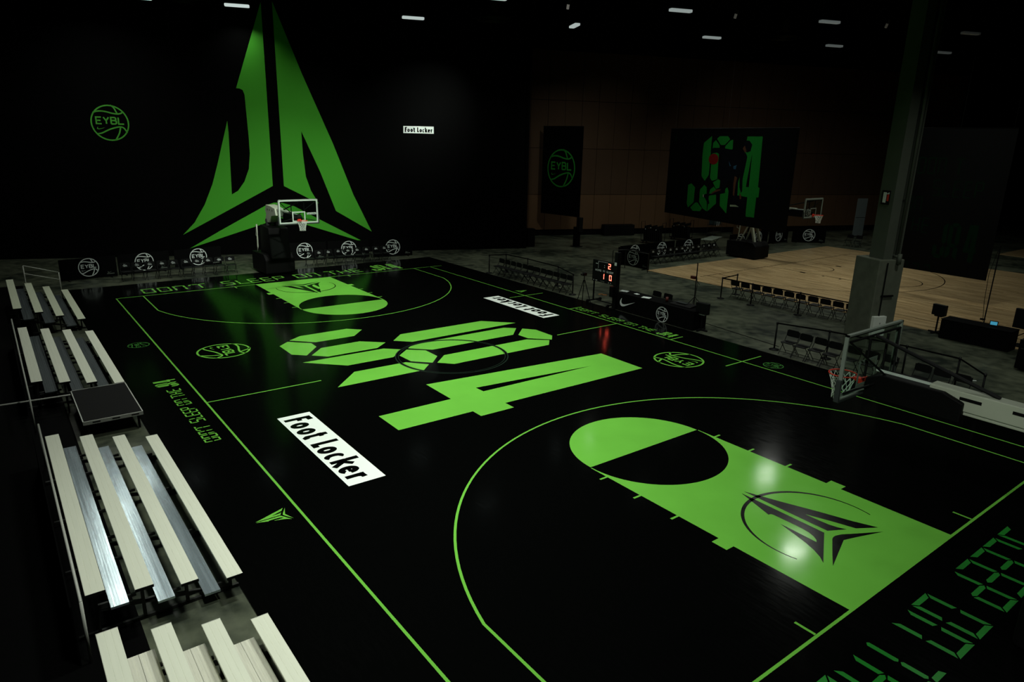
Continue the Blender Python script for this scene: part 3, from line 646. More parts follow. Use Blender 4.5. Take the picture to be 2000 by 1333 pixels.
# ================================================================== FOLDING CHAIRS
def make_chair():
    t = thing('folding_chair', '', 'chair', (0, 0, -50))
    b = MB(); b.prism([(-.20, -.17), (-.185, -.20), (.18, -.21), (.21, -.18), (.21, .18), (.18, .21), (-.185, .20), (-.20, .17)], .028, (0, 0, .425)); b.build('seat', Mt['black_plastic'], t, bevel=.006)
    b = MB()
    pr_ = [(-.215, .60), (-.215, .78), (-.17, .825), (.17, .825), (.215, .78), (.215, .60), (.17, .585), (-.17, .585)]
    b.prism(pr_, .022, (-.235, 0, 0), Y, Z); b.build('backrest', Mt['black_plastic'], t, bevel=.006)
    for s in (-1, 1):
        MB().path([(-.235, s * .222, .80), (-.215, s * .222, .62), (-.10, s * .222, .43), (.22, s * .222, .0)], .012, 6).build('leg', Mt['black_metal'], t)
        MB().path([(.13, s * .20, .43), (-.25, s * .20, 0)], .012, 6).build('leg', Mt['black_metal'], t)
    MB().tube((.15, -.222, .10), (.15, .222, .10), .009, 6).build('crossbar', Mt['black_metal'], t); MB().tube((-.19, -.20, .08), (-.19, .20, .08), .009, 6).build('crossbar', Mt['black_metal'], t)
    return t
proto = [make_chair()]; used = [False]
ORD = ['first', 'second', 'third', 'fourth', 'fifth', 'sixth', 'seventh', 'eighth', 'ninth', 'tenth', 'eleventh', 'twelfth', 'thirteenth']
def chair(loc, rz, label, group):
    loc = (loc[0], loc[1], loc[2] if len(loc) > 2 else 0)
    if not used[0]:
        o = proto[0]; o.location = loc; o.rotation_euler = (0, 0, rz); o['label'] = label; o['group'] = group; used[0] = True; return o
    return dup(proto[0], loc, rz, label, group)
def row(n, p, q, rz, what, group, jit=.03):
    out = []
    for i in range(n):
        k = i / (n - 1); a = Vector(p).lerp(Vector(q), k)
        out.append(chair((a.x + random.uniform(-jit, jit) * .5, a.y + random.uniform(-jit, jit), 0), rz + random.uniform(-.05, .05), what % ORD[i], group))
    return out
HP = PI / 2
row(12, (3.62, 17.28), (9.0, 17.28), -HP, 'black folding chair, %s from the far end of the row behind the small sponsor panel', 'chairs behind the far sponsor panel', .012)
row(12, (13.9, 23.55), (19.95, 23.55), HP, 'black folding chair facing the maple court, %s from the left of its row', 'chairs along the maple court', .012)
row(4, (20.40, 17.25), (22.0, 17.22), -HP, 'black folding chair left of the nearest hoop, %s from the left', 'chairs left of the nearest hoop', .05)
row(3, (22.6, 17.2), (23.7, 17.2), -HP, 'black folding chair seen through the nearest glass board, %s from the left', 'chairs behind the nearest glass board')
row(3, (24.65, 17.15), (25.75, 17.1), -HP, 'black folding chair right of the nearest glass board, %s from the left', 'chairs right of the nearest glass board')
fl_ = row(10, (-3.95, 1.05), (-3.55, 5.75), 0, 'black folding chair, %s from the left in the far row left of the hoop', 'chairs at the far baseline, left of the hoop')
fl2 = row(9, (-3.30, 9.75), (-3.12, 14.2), 0, 'black folding chair, %s from the left in the far row right of the hoop', 'chairs at the far baseline, right of the hoop')
bk_ = row(12, (5.6, 27.25), (5.6, 33.0), 0, 'black folding chair with white back print, %s from the near end of its row', 'printed chairs at the maple baseline', .01)
def backprint(c, s=1.0):
    b = MB(); b.flat([[(-.05 + a * .12, .03 + q * .12) for a, q in SWOOSH]], (-.2105, 0, .70), Y, Z)
    b.flat([[(-.09, -.02), (.08, -.01), (.08, .008), (-.09, .0)]], (-.2105, 0, .70), Y, Z); b.flat([[(-.06, -.06), (.10, -.05), (.10, -.035), (-.06, -.042)]], (-.2105, 0, .70), Y, Z)
    return b.mesh('back_print_glint')
bp = backprint(None); bp.materials.append(Mt['print_white'])
for c in bk_ + fl_ + fl2:  # on the far baseline rows these white shapes stand in for glints
    o = bpy.data.objects.new('back_print_glint', bp); COL.objects.link(o); o.parent = c
for i, y in enumerate((46.0, 46.7)): chair((7.6 + i * .6, 45.6 + .1 * i, 0), -HP, 'black folding chair beside the pale door at the maple corner, ' + ('left one' if i == 0 else 'right one'), 'chairs by the pale door')
for i, x in enumerate((13.55, 14.15)): chair((x, 18.15, 0), -HP, 'black folding chair tucked behind the scoring table, ' + ('left one' if i == 0 else 'right one'), 'chairs behind the scoring table')

# ================================================================== BELT BARRIERS
def barrier(pts, name, where, closed_to=None):
    for i, p in enumerate(pts):
        t = thing('barrier_post', 'black belt barrier post, %s %s' % (ORD[i], where), 'barrier', (p[0], p[1], 0), 0, name)
        MB().lathe([(0, 0), (.17, 0), (.17, .018), (.04, .04), (.032, .06)], n=20).build('base', Mt['black_metal'], t, smooth=True)
        MB().tube((0, 0, .03), (0, 0, .96), .028, 12).build('post', Mt['black_metal'], t, smooth=True)
        MB().tube((0, 0, .92), (0, 0, 1.0), .037, 12).build('cap', Mt['black_plastic'], t, smooth=True)
        if i < len(pts) - 1:
            q = Vector((pts[i + 1][0] - p[0], pts[i + 1][1] - p[1], 0)); d = q.normalized() * .037
            MB().bar(d + Z * .955, q - d + Z * .955, .004, .05).build('belt', Mt['black_cloth'], t)
barrier([(3.08, 17.05), (3.3, 18.0), (5.0, 18.12), (7.55, 18.0), (9.42, 17.3)], 'barrier around the far sideline chairs', 'from the left around the far sideline chairs')
barrier([(13.45, 23.85 + .25), (13.6, 22.75), (15.2, 22.75), (17.4, 22.9), (20.2, 22.9)], 'barrier along the maple court chairs', 'from the left along the maple court chairs')
barrier([(19.8, 17.45), (21.4, 18.0), (23.7, 18.4), (25.2, 18.4), (26.25, 17.3)], 'barrier around the near sideline chairs', 'from the left around the near sideline chairs')
t = tag(MB().tube((11.6, 18.9, .012), (19.7, 17.9, .012), .012, 6).build('floor_cable', Mt['black_plastic']), 'thin black cable crossing the concrete aisle beyond the scoring table', 'cable')

# ================================================================== EMBLEM BOARDS
def board(loc, rz, label, group, second=False):
    t = thing('advert_board', label, 'board', (loc[0], loc[1], 0), rz, group)
    MB().box((0, 0, .52), (.05, 2.38, .98)).build('panel', Mt['vinyl_black'], t)
    for s in (-1, 1): MB().box((-.02, s * .9, .02), (.5, .05, .04)).build('foot', Mt['black_metal'], t)
    ball(MB(), (.027, 0, .56), .44, Y, Z, w=.09).build('ball_emblem', Mt['print_grey'], t, fix=False)
    b = MB(); b.flat([[(.78 + a * .2, .22 + q * .2) for a, q in SWOOSH]], (.027, 0, 0), Y, Z); b.flat([[(.74, .16), (1.06, .16), (1.06, .185), (.74, .185)]], (.027, 0, 0), Y, Z)
    b.build('small_print', Mt['frame_dim'], t, fix=False)
    return t
gb = 'emblem boards behind the far baseline'
for (x, y), lb in zip([(-5.25, -.33), (-5.66, 2.12), (-5.95, 4.73), (-5.3, 10.22), (-4.84, 12.67), (-4.17, 15.16)],
                      ['leftmost black emblem board, standing clear of the chairs', 'black emblem board second from the left, behind chairs', 'black emblem board just left of the far hoop, behind chairs',
                       'black emblem board directly right of the far hoop', 'black emblem board second to the right of the far hoop', 'rightmost black emblem board at the far baseline, nearly unblocked']):
    board((x, y), .12 if y < 8 else -.2, lb, gb)
gb = 'emblem boards around the maple court'
board((5.75, 25.2), -HP, 'black emblem board turned sideways at the near corner of the maple court', gb)
for (x, y), lb in zip([(4.4, 26.7), (4.35, 29.18), (4.4, 31.65), (4.3, 37.3), (4.0, 39.8), (4.0, 42.4)],
                      ['black emblem board half hidden behind the sideways corner board', 'black emblem board left in the pair above the printed chairs', 'black emblem board right in the pair above the printed chairs',
                       'black emblem board left of the white crane legs', 'black emblem board just behind the white crane legs', 'black emblem board in the far maple corner, third past the crane legs']):
    board((x, y), 0, lb, gb)
board((5.1, 44.6), -.75, 'rightmost black emblem board past the maple court, below the distant hoop', gb)

# ================================================================== SCOREBOARD, SCORING TABLE
DIG = {'0': 'abcdef', '1': 'bc', '2': 'abged'}
t = thing('scoreboard', 'portable black scoreboard with lit red digits reading 2 over 1 and 0', 'scoreboard', (11.65, 17.02, .021))
MB().box((0, .06, 1.43), (1.42, .11, .94)).build('housing', Mt['black_plastic'], t, bevel=.01)
fy = .003
def sd(mb, ch, x, z, w_, h_):
    tt = w_ * .24
    R = {'a': (0, h_ - tt, w_, tt), 'd': (0, 0, w_, tt), 'g': (0, h_ / 2 - tt / 2, w_, tt), 'f': (0, h_ / 2, tt, h_ / 2), 'e': (0, 0, tt, h_ / 2), 'b': (w_ - tt, h_ / 2, tt, h_ / 2), 'c': (w_ - tt, 0, tt, h_ / 2)}
    for s_ in DIG[ch]:
        a, b, c, d = R[s_]; g_ = .006; mb.flat([[(x + a + g_, z + b + g_), (x + a + c - g_, z + b + g_), (x + a + c - g_, z + b + d - g_), (x + a + g_, z + b + d - g_)]], (0, fy, 0), X, Z)
for nm, ch, x, z in (('digit', '2', .24, 1.60), ('digit', '1', -.12, 1.12), ('digit', '0', .33, 1.12)):
    b = MB(); sd(b, ch, x, z, .15, .24); b.build(nm, Mt['led_red'], t, fix=False)
b = MB(); b.flat([[(0, 1.70), (.035, 1.70), (.035, 1.735), (0, 1.735)]], (0, fy, 0), X, Z); b.flat([[(0, 1.62), (.035, 1.62), (.035, 1.655), (0, 1.655)]], (0, fy, 0), X, Z); b.build('colon', Mt['print_white'], t, fix=False)
b = MB(); b.ribbon([(-.36, 1.56), (-.36, 1.86), (.22, 1.86)], .014, (0, fy, 0), X, Z); b.flat([[(-.52, 1.74), (-.40, 1.74), (-.40, 1.765), (-.52, 1.765)]], (0, fy, 0), X, Z)
for x in (-.62, -.48, -.42, .30, .42): b.flat([[(x, 1.0), (x + .03, 1.0), (x + .03, 1.035), (x, 1.035)]], (0, fy, 0), X, Z)
b.build('white_print', Mt['print_grey'], t, fix=False)
text('lettering', 'HOME', .085, Mt['print_grey'], t, Vector((-.34, 0, 1.47)), X, Z, bold=.02, lift=0, fitw=.36); text('lettering', 'GUEST', .085, Mt['print_grey'], t, Vector((.36, 0, 1.47)), X, Z, bold=.02, fitw=.42)
for k in range(3): pass
b = MB(); [b.flat([[(-.07, 1.44 + k * .03), (.07, 1.44 + k * .03), (.07, 1.452 + k * .03), (-.07, 1.452 + k * .03)]], (0, fy, 0), X, Z) for k in range(3)]; b.build('white_print', Mt['print_grey'], t, fix=False)
text('lettering', 'FOULS', .05, Mt['frame_dim'], t, Vector((-.06, 0, 1.02)), X, Z, bold=.01, fitw=.24)
b = MB()
for s in (-1, 1): b.bar((s * .62, .06, .10), (s * .62, .06, 1.0), .05)
b.bar((-.62, -.3, .1), (-.62, .5, .1), .05); b.bar((.62, -.3, .1), (.62, .5, .1), .05); b.bar((-.62, .1, .12), (.62, .1, .12), .04); b.build('stand', Mt['black_metal'], t)
for x in (-.62, .62):
    for y in (-.28, .48): MB().tube((x - .03, y, .08), (x + .03, y, .08), .08, 14).build('caster', Mt['black_plastic'], t)
fy0 = 17.0
# tall black speaker tower next to the scoreboard
t = thing('speaker_tower', 'tall narrow black tower with a white square label, right of the scoreboard', 'speaker', (12.47, 16.98, .021))
MB().box((0, 0, 1.2), (.17, .22, 2.4)).build('column', Mt['black_plastic'], t, bevel=.01); MB().box((0, 0, .02), (.19, .5, .04)).build('base', Mt['black_metal'], t)
MB().box((0, -.113, 1.92), (.12, .006, .13)).build('label_plate', Mt['print_white'], t); MB().box((-.02, -.2, .75), (.2, .16, .45)).build('control_box', Mt['black_pad'], t, bevel=.02)

# camera tripod
t = thing('camera_tripod', 'camera on a black tripod at the court edge left of the scoreboard', 'tripod', (10.95, 16.55, .038))
for k in range(3):
    a = 2 * PI * k / 3 + .4; MB().path([(.03 * math.cos(a), .03 * math.sin(a), 1.0), (.36 * math.cos(a), .36 * math.sin(a), 0)], .018, 6).build('leg', Mt['black_metal'], t)
MB().tube((0, 0, .85), (0, 0, 1.18), .02).build('centre_post', Mt['black_metal'], t)
b = MB(); b.box((0, 0, 1.26), (.13, .18, .13)); b.tube((0, -.09, 1.26), (0, -.2, 1.26), .04, 12); b.build('camera_body', Mt['black_plastic'], t, bevel=.01)
t = tag(MB().path([(10.0, 18.4, .008), (10.1, 18.55, .02), (10.22, 18.5, .008), (10.35, 18.62, .012)], .02, 6).build('cable_tie', Mt['orange_tape']), 'small orange strap lying on the concrete near the tripod', 'strap')

# scoring table
t = thing('scoring_table', 'long black draped scoring table with a white tick and ball emblem', 'table', (14.62, 17.32, 0))
b = MB(); b.box((0, 0, .745), (4.05, .76, .03)); b.build('table_top', Mt['black_cloth'], t)
b = MB(); n_ = 42; pts = []
for i in range(n_ + 1): pts.append((-2.02 + 4.04 * i / n_, -.385 + .006 * math.sin(i * 2.1)))
b.ribbon([(x, y) for x, y in pts], .01, (0, 0, 0))
vs = [(x, y, 0.02) for x, y in pts] + [(x, y, .735) for x, y in pts]; b = MB().add(vs, [(i, i + 1, n_ + 2 + i, n_ + 1 + i) for i in range(n_)])
for s in (-1, 1): b.box((s * 2.02, 0, .38), (.012, .77, .72))
b.build('drape', Mt['black_cloth'], t)
ball(MB(), (.50, -.397, .33), .31, X, Z, w=.09).build('ball_emblem', Mt['print_grey'], t, fix=False)
MB().flat([[(-1.82 + a * .86, .24 + q * .95) for a, q in SWOOSH]], (0, -.397, 0), X, Z).build('tick_emblem', Mt['print_white'], t, fix=False)
for sx in (-1, 1):
    for sy in (-1, 1): MB().bar((sx * 1.95, sy * .3, 0), (sx * 1.95, sy * .3, .73), .035).build('leg', Mt['black_metal'], t)
zt = .761
for (x, y, a, dx, dy, lb) in ((12.62, 17.35, .3, .34, .26, 'white sheet of paper at the left end of the scoring table'), (13.30, 17.38, -.2, .22, .16, 'small white paper beside the left chairs on the scoring table'), (13.98, 17.22, .35, .36, .28, 'crumpled white paper near the middle of the scoring table')):
    t = tag(MB().box((0, 0, .004), (dx, dy, .006)).build('paper_sheet', Mt['print_white']), lb, 'paper'); t.location = (x, y, zt); t.rotation_euler = (0, 0, a)
t = thing('drink_cup', 'dark red cup standing on the scoring table', 'cup', (14.95, 17.35, zt)); MB().lathe([(0, 0), (.045, 0), (.06, .19), (.055, .19), (.04, .01)], n=16).build('cup', Mt['cup_red'], t, smooth=True); MB().tube((.01, 0, .15), (.03, 0, .24), .005, 6).build('straw', Mt['cup_red'], t)
t = thing('control_console', 'low dark control console on the scoring table, right end', 'console', (15.75, 17.38, zt)); MB().prism([(-.22, 0), (.22, 0), (.22, .10), (-.22, .04)], 1.0, (-.5, 0, 0), Y, Z).build('housing', Mt['duct'], t, bevel=.01); MB().box((-.1, .05, .10), (.5, .2, .01)).build('key_panel', Mt['pad_grey'], t)

def floor_clock(loc, label, hz, w_=.42, h_=.3, rz=0):
    t = thing('floor_shot_clock', label, 'clock', (loc[0], loc[1], 0), rz)
    MB().tube((0, 0, .03), (0, 0, hz), .032, 10).build('pole', Mt['black_metal'], t)
    b = MB(); b.bar((-.28, 0, .03), (.28, 0, .03), .06, .05); b.bar((0, -.28, .03), (0, .28, .03), .06, .05); b.build('base', Mt['black_metal'], t)
    MB().box((0, 0, hz + h_ / 2), (w_, .16, h_)).build('clock_box', Mt['black_plastic'], t, bevel=.01)
    MB().box((0, 0, hz - .02), (w_ * .55, .12, .05)).build('bracket', Mt['frame_dim'] if hz < .68 else Mt['black_metal'], t)
floor_clock((16.75, 17.3), 'black box clock on a pole stand at the right end of the scoring table', .66, .52, .42, .1)
floor_clock((21.98, 25.0), 'black box clock on a pole stand silhouetted against the maple floor', .70, .50, .42, -.15)

def light_stand(loc, h, label, box=True, lean=(0, 0)):
    t = thing('pole_stand', label, 'stand', (loc[0], loc[1], 0 if box else .0255))
    MB().path([(0, 0, .1), (lean[0] * .5, lean[1] * .5, h * .5), (lean[0], lean[1], h)], .022, 8).build('pole', Mt['black_metal'], t)
    for k in range(3):
        a = 2 * PI * k / 3 + .9; MB().path([(0, 0, .45), (.42 * math.cos(a), .42 * math.sin(a), .02)], .014, 6).build('leg', Mt['black_metal'], t)
    if box:
        MB().box((-.16, 0, h * .66), (.24, .12, .13)).build('junction_box', Mt['cup_red'], t, bevel=.01); MB().tube((0, 0, h * .62), (.16, .05, h * .52), .012).build('arm', Mt['black_metal'], t)
        MB().path([(0, .02, h * .7), (.06, .03, h * .5), (.02, .03, h * .3), (.08, .05, .1)], .010, 5).build('cable', Mt['black_plastic'], t)
    else:
        MB().path([(-.02, -.04, h * .97), (-.16, -.06, h * .7), (-.12, -.05, h * .4), (-.03, -.04, h * .18)], .010, 5).build('cable', Mt['black_plastic'], t); MB().box((-.06, 0, h * .2), (.16, .08, .06)).build('bracket', Mt['black_metal'], t)
light_stand((14.05, 20.25), 1.95, 'slim black stand with a red junction box in the aisle')
light_stand((23.3, 25.7), 3.5, 'tall thin black pole with a hanging cable beside the blue screen', False)
# fallen spare leg of stand
# second scoring table
t = thing('scoring_table', 'plain black draped table before the maple court at right', 'table', (23.5, 24.68, 0))
MB().box((0, 0, .36), (2.3, .76, .70)).build('drape', Mt['black_cloth'], t, bevel=.02); MB().box((0, 0, .735), (2.32, .78, .03)).build('table_top', Mt['black_cloth'], t, bevel=.01)
t = thing('monitor', 'small monitor with a glowing blue screen on the second table', 'monitor', (23.95, 24.65, .752), .2)
MB().box((0, 0, .12), (.26, .03, .17)).build('frame', Mt['black_plastic'], t, bevel=.008); MB().box((0, -.017, .12), (.21, .004, .12)).build('screen', Mt['screen_blue'], t); MB().box((0, .03, .02), (.14, .12, .03)).build('stand', Mt['black_plastic'], t)
t = thing('scoreboard', 'unlit black scoreboard at the right edge beyond the blue screen', 'scoreboard', (24.72, 25.6, .0255), -.1)
MB().box((0, 0, 1.0), (.95, .12, .72)).build('housing', Mt['black_plastic'], t, bevel=.02); MB().box((0, 0, .33), (.06, .06, .64)).build('pole', Mt['black_metal'], t); MB().box((0, 0, .02), (.6, .5, .04)).build('base', Mt['black_metal'], t)
MB().flat([[(a * .28, q * .28) for a, q in SWOOSH]], (-.1, -.063, 1.06), X, Z).build('tick_emblem', Mt['pad_grey'], t, fix=False)
t = thing('equipment_case', 'large black equipment case in the dark at the right edge', 'case', (26.9, 22.6, 0), -.2)
MB().box((0, 0, .55), (2.6, 1.3, .98)).build('body', Mt['black_pad'], t, bevel=.03); MB().box((0, -.66, .75), (2.4, .01, .03)).build('seam', Mt['steel_dim'], t)
for sx in (-1, 1):
    for sy in (-1, 1): MB().tube((sx * 1.1 - .03, sy * .5, .05), (sx * 1.1 + .03, sy * .5, .05), .05, 12).build('caster', Mt['black_plastic'], t)
t = tag(MB().path([(24.6, 19.6, .015), (24.85, 19.7, .02), (25.1, 19.66, .015), (25.3, 19.8, .015)], .012, 6).build('floor_cable', Mt['print_grey']), 'short pale cable end glinting on the concrete at the right', 'cable')

# ================================================================== COLUMN
P = Vector((21.76, 19.9, 0))
t = thing('building_column', 'tall concrete column with a wide pedestal and pipe at right', 'column', P, 0)
q0 = Vector((0, 0, 0))
MB().box(T * .52 - N * .55 + Z * 1.62, (1.10, 1.04, 3.24), (N, T, Z)).build('pedestal', Mt['concrete_col'], t, bevel=.03)
sh = MB()
cc = T * .52 - N * .42
sh.box(cc - T * .28 + Z * 9.1, (.62, .05, 11.8), (N, T, Z)); sh.box(cc + T * .38 + Z * 9.1, (.62, .05, 11.8), (N, T, Z)); sh.box(cc - N * .0 + T * .05 + Z * 9.1, (.05, .64, 11.8), (N, T, Z))
sh.box(cc + N * .285 + Z * 9.1 - T * .1, (.03, .36, 11.8), (N, T, Z))
sh.build('shaft', Mt['paint_col'], t)
pz = MB(); pb = cc + N * .37 + T * .18
pz.tube(pb + Z * 3.3, pb + Z * 14.9, .045, 10); pz.tube(pb + Z * 3.35 - N * .2, pb + Z * 3.35 + N * .16, .06, 10); pz.tube(pb + Z * 3.1 + N * .14, pb + Z * 3.45 + N * .14, .07, 10)
pz.build('pipe', Mt['paint_col'], t, smooth=True)
for z in (5.2, 8.0, 10.8): MB().box(pb + Z * z - N * .06, (.14, .12, .05), (N, T, Z)).build('pipe_clamp', Mt['steel_dim'], t)
cb = T * .30 + N * .045
MB().tube(cb + Z * 1.25, cb + Z * 3.15, .022, 8).build('conduit', Mt['black_metal'], t); MB().box(cb + Z * 2.0 + T * .2, (.05, .5, .05), (N, T, Z)).build('conduit_clamp', Mt['black_metal'], t)
MB().box(N * .07 + T * .30 + Z * .95, (.14, .52, .70), (N, T, Z)).build('panel_box', Mt['cabinet'], t, bevel=.01)
b = MB(); o_ = N * .143 + T * .30 + Z * .95
b.flat([[(-.03, .10), (.03, .10), (.03, .112), (-.03, .112)]], o_, T, Z); b.flat([[(-.006, .07), (.006, .07), (.006, .15), (-.006, .15)]], o_, T, Z); b.flat([[(-.06, -.02), (.06, -.02), (.06, 0), (-.06, 0)]], o_, T, Z); b.flat([[(-.04, -.07), (.05, -.07), (.05, -.055), (-.04, -.055)]], o_, T, Z); b.flat([[(.20, -.10), (.235, -.10), (.235, .02), (.20, .02)]], o_, T, Z)
b.build('panel_print', Mt['duct'], t, fix=False)
ex = cc - T * .31 - N * .02
t2 = thing('extinguisher_sign', 'small fire extinguisher sign high on the concrete column', 'sign', P + ex + Z * 5.28)
MB().box((0, 0, 0), (.34, .03, .46), (N, T, Z)).build('backplate', Mt['black_metal'], t2); MB().box(-T * .018 - N * .04, (.13, .008, .34), (N, T, Z)).build('white_panel', Mt['cabinet'], t2)
MB().prism([(-.03, .10), (.14, .18), (.14, .12)], .006, -T * .018, N, Z).build('white_panel', Mt['cabinet'], t2); MB().box(-T * .018 + N * .10, (.07, .008, .22), (N, T, Z)).build('red_panel', Mt['rim_red'], t2)

# ================================================================== HANGING BANNERS
def hang(t, L, z1, top=12.8):
    for s in (.04, .5, .96): MB().tube((L * s, 0, z1), (L * s, 0, top), .006, 4).build('hanging_wire', Mt['duct'], t)
a = math.atan2(28.85 - 28.40, -2.85 + 6.50)
L_ = math.hypot(3.65, .45)
t = thing('hanging_banner', 'tall black hanging banner with a green ball emblem before the brown wall', 'banner', (-6.50, 28.38, 0), a)
MB().box((L_ / 2, 0, 4.78), (L_, .02, 5.98)).build('fabric', Mt['vinyl_black'], t); MB().tube((0, 0, 7.79), (L_, 0, 7.79), .03).build('top_bar', Mt['black_metal'], t); hang(t, L_, 7.8)
ball(MB(), (L_ * .49, -.013, 5.0), 1.29, X, Z).build('ball_emblem', Mt['banner_bright'], t, fix=False)
a = math.radians(-14); L_ = 11.5
t = thing('hanging_banner', 'wide black hanging banner showing a dribbling player over green numerals', 'banner', (-.02, 34.3, 0), a)
MB().box((L_ / 2, 0, 4.98), (L_, .02, 5.58)).build('fabric', Mt['vinyl_black'], t); MB().tube((0, 0, 7.8), (L_, 0, 7.8), .03).build('top_bar', Mt['black_metal'], t); hang(t, L_, 7.8)
def shp(nm, m, loops, dy=-.013):
    b = MB()
    for k, L in enumerate(loops): b.flat([L], (0, dy - .0015 * k, 0), X, Z)
    b.build(nm, Mt[m], t, fix=False)
for L in ([(2.4, 4.23), (2.72, 4.35), (3.14, 4.12), (3.14, 3.16), (2.58, 2.76), (2.42, 3.02)], [(2.84, 2.79), (3.29, 3.15), (3.54, 3.17), (4.05, 2.85), (3.87, 2.65), (3.12, 2.6)], [(3.66, 4.0), (4.06, 4.34), (4.32, 4.2), (4.57, 2.7), (4.09, 2.86), (3.7, 3.23)],
          [(3.61, 6.92), (4.35, 7.35), (4.40, 5.71), (4.40, 4.97), (4.06, 4.59), (3.69, 4.87), (3.58, 6.18)], [(4.86, 7.18), (5.1, 7.35), (5.85, 7.35), (6.06, 7.17), (5.64, 6.83), (5.26, 6.83)], [(4.52, 6.93), (4.76, 7.11), (5.15, 6.8), (5.2, 5.83), (5.26, 4.76), (4.77, 4.63), (4.54, 4.82)],
          [(6.11, 7.1), (6.35, 7.15), (6.38, 6.59), (5.69, 6.52), (5.69, 6.76)], [(4.87, 4.54), (5.37, 4.77), (5.62, 4.68), (5.64, 4.29), (5.24, 4.17)], [(4.62, 3.86), (4.70, 4.1), (5.0, 4.3), (5.26, 4.10), (5.38, 3.28), (4.61, 2.7)], [(5.66, 3.95), (6.28, 4.34), (6.43, 4.11), (6.43, 2.76), (5.75, 3.17)]):
    shp('numeral_print', 'banner_green', [L])
b = MB(); b.flat([[(7.55, 7.34), (8.81, 7.35), (8.92, 4.52), (9.05, 4.50), (9.05, 3.96), (8.87, 3.94), (8.88, 2.78), (8.16, 2.76), (8.13, 3.9), (7.0, 3.9), (7.25, 4.89), (7.45, 6.29)], [(8.11, 6.44), (8.15, 4.47), (7.9, 4.47)]], (0, -.013, 0), X, Z); b.build('numeral_print', Mt['banner_green'], t, fix=False)
shp('player_print', 'print_dark', [[(4.32, 6.44), (4.6, 6.64), (5.37, 6.66), (6.27, 6.58), (7.13, 6.53), (7.57, 6.4), (7.74, 6.2), (7.65, 5.55), (7.55, 4.9), (7.64, 4.2), (7.55, 4.09), (7.35, 4.41), (7.24, 5.25), (7.08, 5.15), (7.17, 4.87), (7.26, 3.93), (7.9, 3.9), (8.05, 3.24), (6.63, 3.1), (6.57, 3.44), (6.81, 3.8), (6.75, 4.56), (6.34, 4.83), (6.13, 4.33), (6.11, 3.98), (5.67, 3.88), (4.76, 3.73), (4.53, 3.66), (4.76, 3.23), (4.61, 3.16), (4.23, 3.54), (3.97, 3.62), (4.27, 3.79), (4.74, 3.83), (5.55, 4.14), (5.56, 4.78), (5.29, 5.25), (5.38, 5.65), (5.44, 6.23), (4.96, 6.36), (4.5, 6.3)]], -.016)
shp('head_print', 'print_dark', [[(7.39, 7.04), (7.6, 7.12), (7.79, 7.09), (8.03, 6.89), (7.96, 6.53), (7.7, 6.43), (7.48, 6.52), (7.25, 6.65), (7.32, 6.88)]], -.018)
shp('face_print', 'skin', [[(7.27, 6.65), (7.43, 6.84), (7.50, 6.70), (7.60, 6.55), (7.60, 6.43), (7.46, 6.47)]], -.020)
shp('leg_print', 'skin', [[(4.86, 3.90), (5.32, 4.14), (5.7, 4.19), (5.67, 4.10), (5.2, 3.96), (4.8, 3.80)], [(6.84, 5.04), (7.08, 4.96), (7.0, 4.58), (6.98, 3.88), (6.86, 3.9), (6.80, 4.66)], [(7.44, 4.13), (7.57, 3.95), (7.66, 3.78), (7.51, 3.71), (7.44, 3.94)]], -.019)
shp('jersey_print', 'print_blue', [[(6.17, 5.87), (6.33, 5.70), (6.42, 5.62), (6.28, 5.60)], [(6.62, 5.61), (6.91, 5.70), (6.85, 5.43), (6.66, 5.46)]], -.019)
shp('shoe_print', 'panel_shoe', [[(6.7, 3.33), (6.86, 3.33), (7.2, 3.35), (7.5, 3.27), (6.98, 3.23), (6.72, 3.21)], [(4.03, 3.75), (4.12, 3.73), (4.15, 3.55), (4.03, 3.59)]], -.020)
shp('ball_print', 'print_red', [[(4.72 + .47 * math.cos(q * PI / 10), 5.96 + .33 * math.sin(q * PI / 10)) for q in range(20)]], -.021)
spear(MB(), (.62, -.016, 6.95), .55, X, Z).build('spear_emblem', Mt['banner_dim'], t, fix=False)
t = thing('hanging_banner', 'huge nearly black hanging banner right of the concrete column', 'banner', (16.45, 32.15, 0), math.atan2(-.3, 4.6))
L_ = 4.65
MB().box((L_ / 2, 0, 4.5), (L_, .02, 6.6)).build('fabric', Mt['vinyl_black'], t); MB().tube((0, 0, 7.82), (L_, 0, 7.82), .02).build('top_bar', Mt['curtain'], t); hang(t, L_, 7.85)
def line7(s_, x, z, w_, h_, gap):
    for ch in s_:
        b = MB(); seg(b, ch, Vector((x, -.013, z)), w_, h_, X, Z); b.build('slogan_letter', Mt['banner_dim'], t, fix=False)
        x += w_ + gap
line7('DON', .75, 5.75, .34, .75, .12); line7('T', 2.4, 5.75, .4, .75, .12); line7('SLEEP', 1.6, 4.75, .34, .75, .12); line7('ON', .45, 4.0, .34, .68, .12); line7('THE', .5, 3.0, .34, .72, .12)
ja4(MB(), (2.1, -.013, 1.9), 1.7, X, Z).build('slogan_numeral', Mt['banner_dim'], t, fix=False)
for k in range(4): MB().ribbon([(.3 + k * .52, 1.5), (.58 + k * .52, 1.5), (.58 + k * .52, 1.22)], .05, (0, -.013, 0), X, Z).build('slogan_mark', Mt['banner_dim'], t, fix=False)

